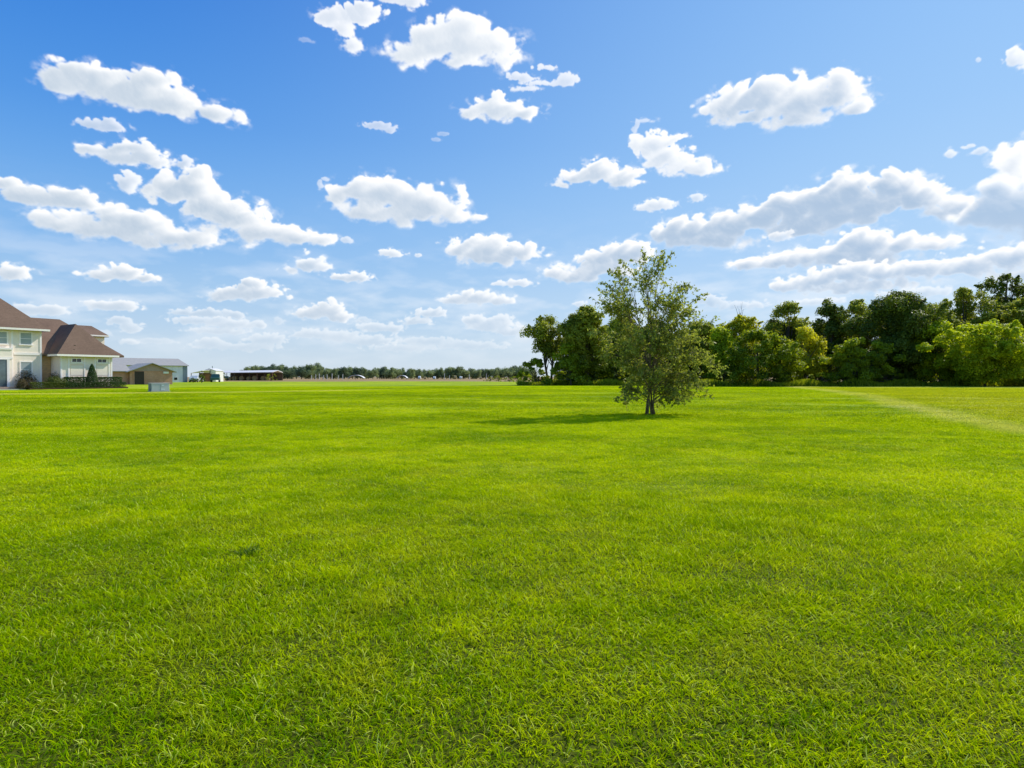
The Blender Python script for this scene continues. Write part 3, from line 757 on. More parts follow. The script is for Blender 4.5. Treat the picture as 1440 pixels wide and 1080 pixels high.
for (a, b) in ((.72, 1.95), (3.0, 4.15)):                                        # tall panels below the slit windows
    hb('door_frame', TRIM, (a-.12, a, -.06, -.002, 0, 2.95), (b, b+.12, -.06, -.002, 0, 2.95), (a, b, -.06, -.002, 2.24, 2.31))
    d = hb('garage_door', CREAM_S, (a, b, -.03, -.002, 0, 2.235))
    MB().box(a+.1, b-.1, -.045, -.031, .15, 1.0).box(a+.1, b-.1, -.045, -.031, 1.15, 2.05).build('door_panel', CREAM, d)
# entry door with sidelight
hb('door_frame', TRIM, (-3.75, -3.55, 1.22, 1.298, .1, 2.55), (-5.6, -5.4, 1.22, 1.298, .1, 2.55), (-5.6, -3.55, 1.215, 1.298, 2.551, 2.615))
d = hb('door', GLASS, (-5.39, -3.76, 1.26, 1.296, .1, 2.55)); MB().tube([(-4.55, 1.24, 1.0), (-4.55, 1.24, 1.25)], [.02, .02], 6).build('handle', GALV_D, d)
hb('porch_step', PAVER, (-8, -3.4, -.6, 1.22, -.5, .10)); hb('porch_step', CONCRETE, (-8.2, -3.2, -1.2, -.61, -.5, -.06))
hb('roof_vent', WOOD_D, (1.28, 1.42, .30, .44, 3.8, 4.05)); hb('roof_vent', WOOD_D, (1.05, 1.2, -.05, .1, 3.4, 3.62))
hb('planting_bed', simple_mat('mulch', (.09, .055, .035), .4, 8, .95, .05), (-3.1, 5.2, -1.7, -.01, -.5, .0), (-3.1, -1.05, -.01, 1.69, -.5, .0))

def H2W(s, d): 
    u = (math.cos(HR), math.sin(HR)); n = (-math.sin(HR), math.cos(HR))
    return HP[0]+s*u[0]+d*n[0], HP[1]+s*u[1]+d*n[1]
M_HEDGE = leaf_mat('hedge_leaves', (.02, .05, .010), (.075, .13, .02), .25, (.10, .18, .02))
M_PURP = leaf_mat('reddish_leaves', (.045, .035, .015), (.16, .12, .05), .3, (.2, .16, .04))
M_OHEDGE = leaf_mat('olive_hedge_leaves', (.05, .075, .012), (.17, .20, .03), .3, (.2, .26, .03))
rs = np.random.default_rng(31)
def shrub(name, label, cat, s, d, z, fn, n, leaf, mat, group=None, stem=.3):
    """fn(rng, n) gives surface points and outward directions of the clipped or loose shape"""
    x, y = H2W(s, d); root = empty(name, (x, y, z), HR, label, cat, group)
    C, Nn = fn(rs, n); nn = Nn+rs.normal(0, .5, Nn.shape); nn /= np.linalg.norm(nn, axis=1)[:, None]
    V, F = leaf_quads(C, nn, leaf, .65, rs)
    link(bpy.data.objects.new('foliage', np_mesh('foliage', V, F, mat, fattr=dict(tint=rs.uniform(0, 1, n)))), root)
    MB().tube([(0, 0, -.45), (.02, 0, stem*.5), (0, .01, stem)], [.05, .04, .02], 6).build('stem', BARK, root)
    return root
def cone_shape(r, h):
    def fn(rng, n):
        t = rng.uniform(0, 1, n)**.75; a = rng.uniform(0, 6.28, n); z = h*(1-t) ; rr = r*np.sin(np.clip(t, 0, 1)*2.1)**.8*rng.uniform(.75, 1.03, n)
        rr = r*(t**.62)*np.where(t > .88, 1-(t-.88)*1.5, 1)*rng.uniform(.8, 1.03, n)
        return np.stack([np.cos(a)*rr, np.sin(a)*rr, z], -1), np.stack([np.cos(a), np.sin(a), .4+0*a], -1)
    return fn
def box_shape(lx, ly, h):
    def fn(rng, n):
        p = rng.uniform(-1, 1, (n, 3)); ax = rng.choice(3, n, p=[.1, .45, .45]); sg = np.where(rng.uniform(size=n) < .5, -1, 1)
        p[np.arange(n), ax] = np.where(ax == 2, 1, sg)*rng.uniform(.85, 1.05, n); nn = np.zeros((n, 3)); nn[np.arange(n), ax] = np.where(ax == 2, 1, sg)
        p[:, 2] += .06*np.sin(p[:, 0]*14)
        return np.stack([p[:, 0]*lx/2, p[:, 1]*ly/2, (p[:, 2]+1)/2*h], -1), nn
    return fn
def blob_shape(lx, ly, h):
    def fn(rng, n):
        d = rdir(rng, n); d[:, 2] = np.abs(d[:, 2]); lob = 1+.14*np.sin(d[:, 0]*7)*np.cos(d[:, 1]*6)
        q = (rng.uniform(.55, 1.08, n)*lob)[:, None]
        return d*q*np.array([lx/2, ly/2, h])+np.array([0, 0, .02]), d
    return fn
shrub('topiary_bush', 'tall clipped cone-shaped evergreen between the two garage panels', 'topiary', 2.35, -.75, hz, cone_shape(.62, 2.25), 7500, .07, M_HEDGE)
shrub('hedge', 'clipped dark hedge left of the cone-shaped evergreen', 'hedge', .95, -.65, hz, box_shape(1.9, .6, .95), 5200, .08, M_HEDGE)
shrub('hedge', 'clipped dark hedge right of the cone-shaped evergreen', 'hedge', 3.95, -.65, hz, box_shape(2.1, .6, .95), 5200, .08, M_HEDGE)
shrub('hedge', 'low front hedge row edging the lawn before the garage wing', 'hedge', 2.3, -1.45, hz-.1, box_shape(5.4, .5, .55), 6000, .07, M_HEDGE)
shrub('hedge', 'low olive hedge row edging the lawn before the windows', 'hedge', -1.6, -1.4, hz-.1, box_shape(2.6, .6, .6), 4200, .07, M_OHEDGE)
shrub('shrub', 'spreading olive green shrub before the brick recess', 'shrub', -.75, -.9, hz, blob_shape(1.9, 1.1, 1.0), 4600, .08, M_OHEDGE)
shrub('shrub', 'reddish brown shrub under the lower window', 'shrub', -2.45, .7, hz, blob_shape(1.8, 1.1, 1.5), 4000, .08, M_PURP)
shrub('shrub', 'reddish shrub by the corner of the garage wing', 'shrub', -.35, .45, hz, blob_shape(1.2, 1.0, 1.35), 2600, .08, M_PURP)
shrub('shrub', 'dark shrub at the left end of the bed beside the porch', 'shrub', -3.35, -.9, hz-.1, blob_shape(.9, .9, .8), 2200, .08, M_PURP)

# utility cabinet on the lawn
bx, by = (223.5-720)/900*49.5, 49.5; bz = tz(bx, by)
cab = empty('utility_cabinet', (bx, by, bz), .75, 'pale grey metal utility cabinet standing on the lawn before the house', 'utility box'); cab.scale = (.8, .8, .85)
MB().box(-.86, .86, -.62, .62, -.06, .06).build('pad', CONCRETE, cab, .02)
MB().box(-.78, .78, -.52, .52, .06, .74).build('body', GALV, cab, .015)
MB().box(-.81, .81, -.56, .56, .742, .80).build('lid', GALV, cab, .02)
dr = MB().box(-.76, .76, -.540, -.522, .10, .70).build('door', GALV, cab, .005); MB().box(-.01, .01, -.548, -.5405, .12, .68).build('handle', GALV_D, dr)
MB().box(-.805, -.782, -.5, .5, .08, .72).build('side_panel', GALV_D, cab)
MB().box(.12, .30, -.549, -.5405, .54, .64).build('label', STICK, cab); MB().box(.05, .38, -.549, -.5405, .18, .27).build('label', STICK, cab)

# gable helper: building with gable ends along x or y
def gable(root, x0, x1, y0, y1, he, hr, wallm, roofm, axis='x', ov=.35, t=.10, z0=-.3):
    mb = MB()
    if axis == 'x':
        ym = (y0+y1)/2
        mb.add([(x0,y0,z0),(x1,y0,z0),(x1,y1,z0),(x0,y1,z0),(x0,y0,he),(x1,y0,he),(x1,y1,he),(x0,y1,he),(x0,ym,hr),(x1,ym,hr)],
               [(0,3,2,1),(0,1,5,4),(2,3,7,6),(1,2,6,9,5),(3,0,4,8,7),(4,5,9,8),(6,7,8,9)])
        w = mb.build('wall', wallm, root); r = MB(); s = (hr-he)/(ym-y0)
        for sg, ye in ((1, y0-ov), (-1, y1+ov)):
            ze = he-s*ov+.02
            r.add([(x0-ov,ye,ze),(x1+ov,ye,ze),(x1+ov,ym,hr+.02),(x0-ov,ym,hr+.02),(x0-ov,ye,ze+t),(x1+ov,ye,ze+t),(x1+ov,ym,hr+.02+t),(x0-ov,ym,hr+.02+t)],
                  [(0,3,2,1),(4,5,6,7),(0,1,5,4),(1,2,6,5),(2,3,7,6),(3,0,4,7)])
    else:
        xm = (x0+x1)/2
        mb.add([(x0,y0,z0),(x1,y0,z0),(x1,y1,z0),(x0,y1,z0),(x0,y0,he),(x1,y0,he),(x1,y1,he),(x0,y1,he),(xm,y0,hr),(xm,y1,hr)],
               [(0,3,2,1),(0,1,5,8,4),(2,3,7,9,6),(1,2,6,5),(3,0,4,7),(5,6,9,8),(7,4,8,9)])
        w = mb.build('wall', wallm, root); r = MB(); s = (hr-he)/(xm-x0)
        for xe in (x0-ov, x1+ov):
            ze = he-s*ov+.02
            r.add([(xe,y0-ov,ze),(xe,y1+ov,ze),(xm,y1+ov,hr+.02),(xm,y0-ov,hr+.02),(xe,y0-ov,ze+t),(xe,y1+ov,ze+t),(xm,y1+ov,hr+.02+t),(xm,y0-ov,hr+.02+t)],
                  [(0,1,2,3),(4,7,6,5),(0,4,5,1),(1,5,6,2),(2,6,7,3),(3,7,4,0)])
    r.build('roof', roofm, root)
    return w

# brick outbuilding behind the house
x0 = W_at(183, 0, 95); x1 = x0+5.8
ob = empty('outbuilding', (x0, 95, tz(x0, 95)), R_(45), 'low brown brick outbuilding with a shallow grey gable and dark door', 'outbuilding')
wx = x1-x0
gable(ob, 0, wx, 0, 7, 2.0, 3.15, REDBRICK, METALROOF, 'y', .5)
gable(ob, -4.5, -.02, .8, 6.5, 2.0, 2.95, REDBRICK, METALROOF, 'x', .3)
MB().add([(.0, -.05, 2.02), (wx, -.05, 2.02), (wx/2, -.05, 3.1), (.0, -.01, 2.02), (wx, -.01, 2.02), (wx/2, -.01, 3.1)], [(0, 1, 2), (3, 5, 4), (0, 3, 4, 1), (1, 4, 5, 2), (2, 5, 3, 0)]).build('gable_board', simple_mat('gable_boards', (.40, .28, .25), .2, 3), ob)
d = MB().box(.55, 1.85, -.08, -.005, 0, 1.95).build('door', DOORDARK, ob); MB().box(.42, .549, -.1, -.005, 0, 2.0).box(1.851, 1.98, -.1, -.005, 0, 2.0).build('frame', REDBRICK, d)
MB().box(4.5, 5.25, -.12, -.06, 1.65, 1.95).build('wall_lamp', STICK, ob)
MB().box(-3.6, -2.9, .76, .795, .9, 1.6).build('window', DARKGLASS, ob)

# white metal building
D = 128; x0 = W_at(150, 0, D); x1 = x0+14.9
mbd = empty('metal_building', (x0, D, tz(x0, D)), R_(42), 'long white metal building with a grey ribbed roof beyond the outbuilding', 'building')
gable(mbd, 0, x1-x0, 0, 16, 3.5, 5.1, METALWHITE, METALROOF, 'x', .3)
L_ = x1-x0
MB().box(L_-.9, L_+.02, -.04, -.005, 0, 3.4).build('corner_panel', METALGREY, mbd)
d = MB().box(L_-4.6-1.0, L_-4.6, -.05, -.005, 0, 2.1).build('door', DARKGLASS, mbd)
MB().box(L_-2.6, L_-2.0, -.05, -.005, .5, 1.0).build('window', DARKGLASS, mbd)
MB().box(L_-.89, L_-.05, -.06, -.045, 2.9, 3.3).build('vent', METALGREY, mbd)

# small red and white shed with lean-to
D = 150; x0 = W_at(286, 0, D)
rsn = empty('shed', (x0, D, tz(x0, D)), 0, 'small shed with brick-red front and white upper wall', 'shed')
gable(rsn, 0, 2.9, 0, 4, 2.5, 3.0, simple_mat('white_boards', (.68, .66, .62), .1, 2), SHED_R, 'y', .12)
MB().box(.5, 1.9, -.05, -.005, 0, 1.7).build('door', RUST, rsn); MB().box(.3, 2.1, -.07, -.005, 1.7, 1.85).build('lintel', RUST, rsn)
MB().tube([(1.2, 2, 2.9), (1.2, 2, 3.7)], [.08, .08], 6).build('flue', GALV_D, rsn)
x0 = W_at(268, 0, 146)
ls = empty('carport', (x0, 146, tz(x0, 146)), 0, 'open carport with pale sloping roof left of the red shed', 'carport')
MB().add([(0,0,1.9),(2.7,0,2.5),(2.7,4,2.7),(0,4,2.1),(0,0,2.0),(2.7,0,2.6),(2.7,4,2.8),(0,4,2.2)], [(0,3,2,1),(4,5,6,7),(0,1,5,4),(1,2,6,5),(2,3,7,6),(3,0,4,7)]).build('roof', SHED_R, ls)
for (a, b, h) in ((.1, .1, 1.92), (2.6, .1, 2.48), (.1, 3.9, 2.11), (2.6, 3.9, 2.67)): MB().box(a-.06, a+.06, b-.06, b+.06, -.1, h).build('post', WOOD_D, ls)
MB().box(0, 2.6, 3.96, 4.0, 0, 2.05).build('back_wall', WOOD_D, ls)

# vehicles, small in the picture but with body, glass and wheels
def vehicle(name, label, cat, x, y, rz, mat, kind):
    root = empty(name, (x, y, tz(x, y)), rz, label, cat)
    if kind == 'truck':
        prof = [(-2.6,.45),(-2.6,1.05),(-1.0,1.1),(-.85,1.75),(.6,1.78),(1.15,1.15),(2.5,1.02),(2.6,.45)]
    else:
        prof = [(-2.1,.35),(-2.15,.85),(-1.7,.95),(-1.1,1.42),(.5,1.45),(1.15,.95),(2.05,.8),(2.15,.35)]
    n = len(prof); V = [(a, -.85, b) for a, b in prof]+[(a, .85, b) for a, b in prof]
    V = [(x_, y_*(.86 if z_ > 1.3 else 1), z_) for x_, y_, z_ in V]
    F = [tuple(range(n)), tuple(range(2*n-1, n-1, -1))]+[(i, i+n, (i+1) % n+n, (i+1) % n) for i in range(n)]
    MB().add(V, F).build('body', mat, root, .05)
    g = MB(); zt = 1.66 if kind == 'truck' else 1.36; zb = 1.15 if kind == 'truck' else 1.0
    for s in (-1, 1): g.box(-.8, .55, s*.80-.06*(s < 0), s*.80+.06*(s > 0), zb, zt)
    g.build('window', DARKGLASS, root)
    for wx_ in (-1.6, 1.6):
        for s in (-1, 1):
            w = MB(); w.tube([(wx_, s*.68, .36), (wx_, s*.90, .36)], [.36, .36], 16); o = w.build('wheel', RUBBER, root)
            MB().tube([(wx_, s*.89, .36), (wx_, s*.915, .36)], [.2, .2], 12).build('rim', GALV, o)
    return root
vehicle('pickup_truck', 'dark teal pickup truck parked right of the red shed', 'truck', W_at(303, 0, 140), 140, R_(112), TEAL, 'truck')
vehicle('parked_car', 'pale silver car parked by the carport behind a small bush', 'car', W_at(276, 0, 139), 139, R_(98), simple_mat('silver_paint', (.5, .52, .53), .05, 2, .3, .6), 'car')
def small_bush(px, D, H, W, mat, label, seed, name='bush'):
    x = W_at(px, 0, D); return tree_at(name, label, name, x, D, H, W, np.random.default_rng(seed), mat, BARK, None, 0, 18, .16, 330, 'bush', 1)
small_bush(283.5, 125, 1.9, 1.8, M_DARK, 'small round dark evergreen on the lawn before the pale car', 1)
small_bush(271.5, 133, 1.1, 1.6, M_DARK, 'low dark bush before the carport', 2)
small_bush(312, 160, 2.6, 2.2, M_DARK, 'dark bush beside the long open shed', 4)
small_bush(381, 186, 2.4, 4.0, M_OLIVE, 'pale olive bush at the right end of the long open shed', 3)

# long open shed
D = 200; xa = W_at(309, 0, D); xb = W_at(385, 0, D)
os_ = empty('open_shed', (xa, D, tz(xa, D)), 0, 'long open-sided farm shed with a low pale roof', 'shed'); Ls = xb-xa
MB().add([(0,-1,2.35),(Ls,-1,2.55),(Ls,3.5,3.1),(0,3.5,2.9),(0,-1,2.47),(Ls,-1,2.67),(Ls,3.5,3.3),(0,3.5,3.1)], [(0,3,2,1),(4,5,6,7),(0,1,5,4),(1,2,6,5),(2,3,7,6),(3,0,4,7)]).build('roof', SHED_R, os_)
MB().add([(0,3.51,3.1),(Ls,3.51,3.3),(Ls,8,2.7),(0,8,2.5),(0,3.51,2.9),(Ls,3.51,3.1),(Ls,8,2.5),(0,8,2.3)], [(0,1,2,3),(4,7,6,5),(0,4,5,1),(1,5,6,2),(2,6,7,3),(3,7,4,0)]).build('roof', SHED_R, os_)
for k in range(8): xx = .2+k*(Ls-.4)/7; MB().box(xx-.07, xx+.07, -.8, -.66, -.2, 2.4+.2*k/7).build('post', RUST if k % 2 else WOOD_D, os_)
MB().box(0, Ls, 7.8, 7.9, -.2, 2.35).build('back_wall', WOOD_D, os_)
rr_ = random.Random(2)
for k in range(7):
    xx = xa+1.6+k*2.1+rr_.uniform(-.3, .3); yy = D+2.2+rr_.uniform(0, 1); zz = tz(xx, yy); rad = rr_.uniform(.6, .8)
    o = MB().tube([(0, -.6, rad), (0, -.55, rad), (0, .55, rad), (0, .6, rad)], [rad*.93, rad, rad, rad*.93], 18).build('hay_bale', HAY, None, smooth=False)
    o.location = (xx, yy, zz-.02); tag(o, 'round hay bale stored under the long open shed', 'hay bale', 'hay bales under the long open shed')
# old tractor at the left end of the shed
tx = W_at(313, 0, 185); tr = empty('tractor', (tx, 185, tz(tx, 185)), R_(15), 'dark old tractor standing before the left end of the open shed', 'tractor')
MB().box(-.3, 1.6, -.35, .35, .75, 1.35).build('body', TEAL, tr, .05)
MB().box(-1.2, -.2, -.6, .6, 1.1, 1.25).box(-1.1, -1.0, -.55, -.45, 1.25, 2.2).box(-1.1, -1.0, .45, .55, 1.25, 2.2).box(-.3, -.2, -.55, -.45, 1.25, 2.2).box(-.3, -.2, .45, .55, 1.25, 2.2).box(-1.25, -.1, -.65, .65, 2.2, 2.3).build('cab', RUST, tr)
for (wx_, rad, wy) in ((-.8, .75, .75), (1.2, .42, .55)):
    for s in (-1, 1): MB().tube([(wx_, s*(wy-.15), rad), (wx_, s*(wy+.15), rad)], [rad, rad], 18).build('wheel', RUBBER, tr)
MB().tube([(.9, 0, 1.3), (.9, 0, 2.0)], [.05, .05], 6).build('exhaust', GALV_D, tr)

# far shelters, bales and posts on the cropland
def shelter(px0, px1, D, h, label):
    a, b = W_at(px0, 0, D), W_at(px1, 0, D); w = b-a
    root = empty('shelter', (a, D, tz(a, D)), 0, label, 'shelter'); V = []; F = []; n = 10
    for i in range(n+1):
        t = i/n; x = t*w; z = h*(.35+.65*math.sin(math.pi*t)**.7)
        for y in (0, 4): V += [(x, y, z), (x, y, z-.18)]
    for i in range(n):
        q = i*4; F += [(q, q+4, q+6, q+2), (q+1, q+3, q+7, q+5), (q, q+1, q+5, q+4), (q+2, q+6, q+7, q+3)]
    F += [(0, 2, 3, 1), (n*4, n*4+1, n*4+3, n*4+2)]
    MB().add(V, F).build('roof', SHED_R, root)
    for x in (.08, w-.08, w*.5): MB().box(x-.08, x+.08, .1, .3, -.2, (.33*h if x != w*.5 else h*.9)).build('post', WOOD_D, root)
    return root
shelter(489, 511, 285, 2.0, 'arched pale-roofed shelter on the edge of the far cropland, nearer the long shed')
shelter(558, 572, 300, 1.9, 'smaller arched pale shelter farther right along the far cropland')
for i, (px, D, rad) in enumerate([(590, 320, .8), (598, 318, .6), (611, 325, .7), (640, 322, .9), (648, 326, .7), (676, 320, .6)]):
    x = W_at(px, 0, D); o = MB().tube([(-.6, 0, rad), (-.55, 0, rad), (.55, 0, rad), (.6, 0, rad)], [rad*.92, rad, rad, rad*.92], 16).build('wrapped_bale', STICK if i % 2 == 0 else HAY)
    o.location = (x, D, tz(x, D)-.02); tag(o, ['white wrapped bale lying on the far cropland', 'straw-coloured bale lying on the far cropland'][i % 2], 'bale', ['white bales on the far cropland', 'straw bales on the far cropland'][i % 2])
for i, px in enumerate([438, 444, 449, 455, 460, 467, 476, 482, 625, 632, 660, 684]):
    D = 262; x = W_at(px, 0, D); o = MB().box(-.11, .11, -.11, .11, -.2, 1.7+.35*(i % 3)).add([(-.13, -.13, 1.7+.35*(i % 3)), (.13, -.13, 1.7+.35*(i % 3)), (.13, .13, 1.7+.35*(i % 3)), (-.13, .13, 1.7+.35*(i % 3)), (0, 0, 1.85+.35*(i % 3))], [(0, 3, 2, 1), (0, 1, 4), (1, 2, 4), (2, 3, 4), (3, 0, 4)]).build('fence_post', GALV)
    o.location = (x, D, tz(x, D)); tag(o, 'thin pale fence post on the far cropland before the distant trees', 'fence post', 'fence posts on the far cropland')
for i, (px, w, h) in enumerate([(690, 3.6, 1.3), (701, 4.2, 1.5), (716, 4.5, 1.2), (729, 4, 1.6), (737, 4, 2.2)]):
    D = 170-i*10; small_bush(px, D, h, w, M_OLIVE if i % 2 else M_MID, ['straggly bush farthest left of the row leading up to the wood', 'second straggly bush of the row leading up to the wood', 'middle straggly bush of the row leading up to the wood', 'fourth straggly bush of the row leading up to the wood', 'tallest straggly bush touching the left end of the wood'][i], 40+i)

# ------------------------------------------------------------------ camera, sun, sky
cam = bpy.data.cameras.new('camera'); co = bpy.data.objects.new('camera', cam); COL.objects.link(co)
cam.sensor_width = 36; cam.lens = 22.5; cam.clip_start = .05; cam.clip_end = 12000
co.location = (0, 0, CAM_H); co.rotation_euler = (R_(90-.64), 0, 0); scene.camera = co

SUN_EL, SUN_AZ = 40.0, 51.0          # azimuth clockwise from +Y
sd = bpy.data.lights.new('sun', 'SUN'); so = bpy.data.objects.new('sun', sd); COL.objects.link(so)
sd.energy = 5.0; sd.angle = R_(.53); sd.color = (1.0, .95, .86)
v = Vector((math.sin(R_(SUN_AZ))*math.cos(R_(SUN_EL)), math.cos(R_(SUN_AZ))*math.cos(R_(SUN_EL)), math.sin(R_(SUN_EL))))
so.rotation_euler = v.to_track_quat('Z', 'Y').to_euler(); so.location = (30, 20, 40)

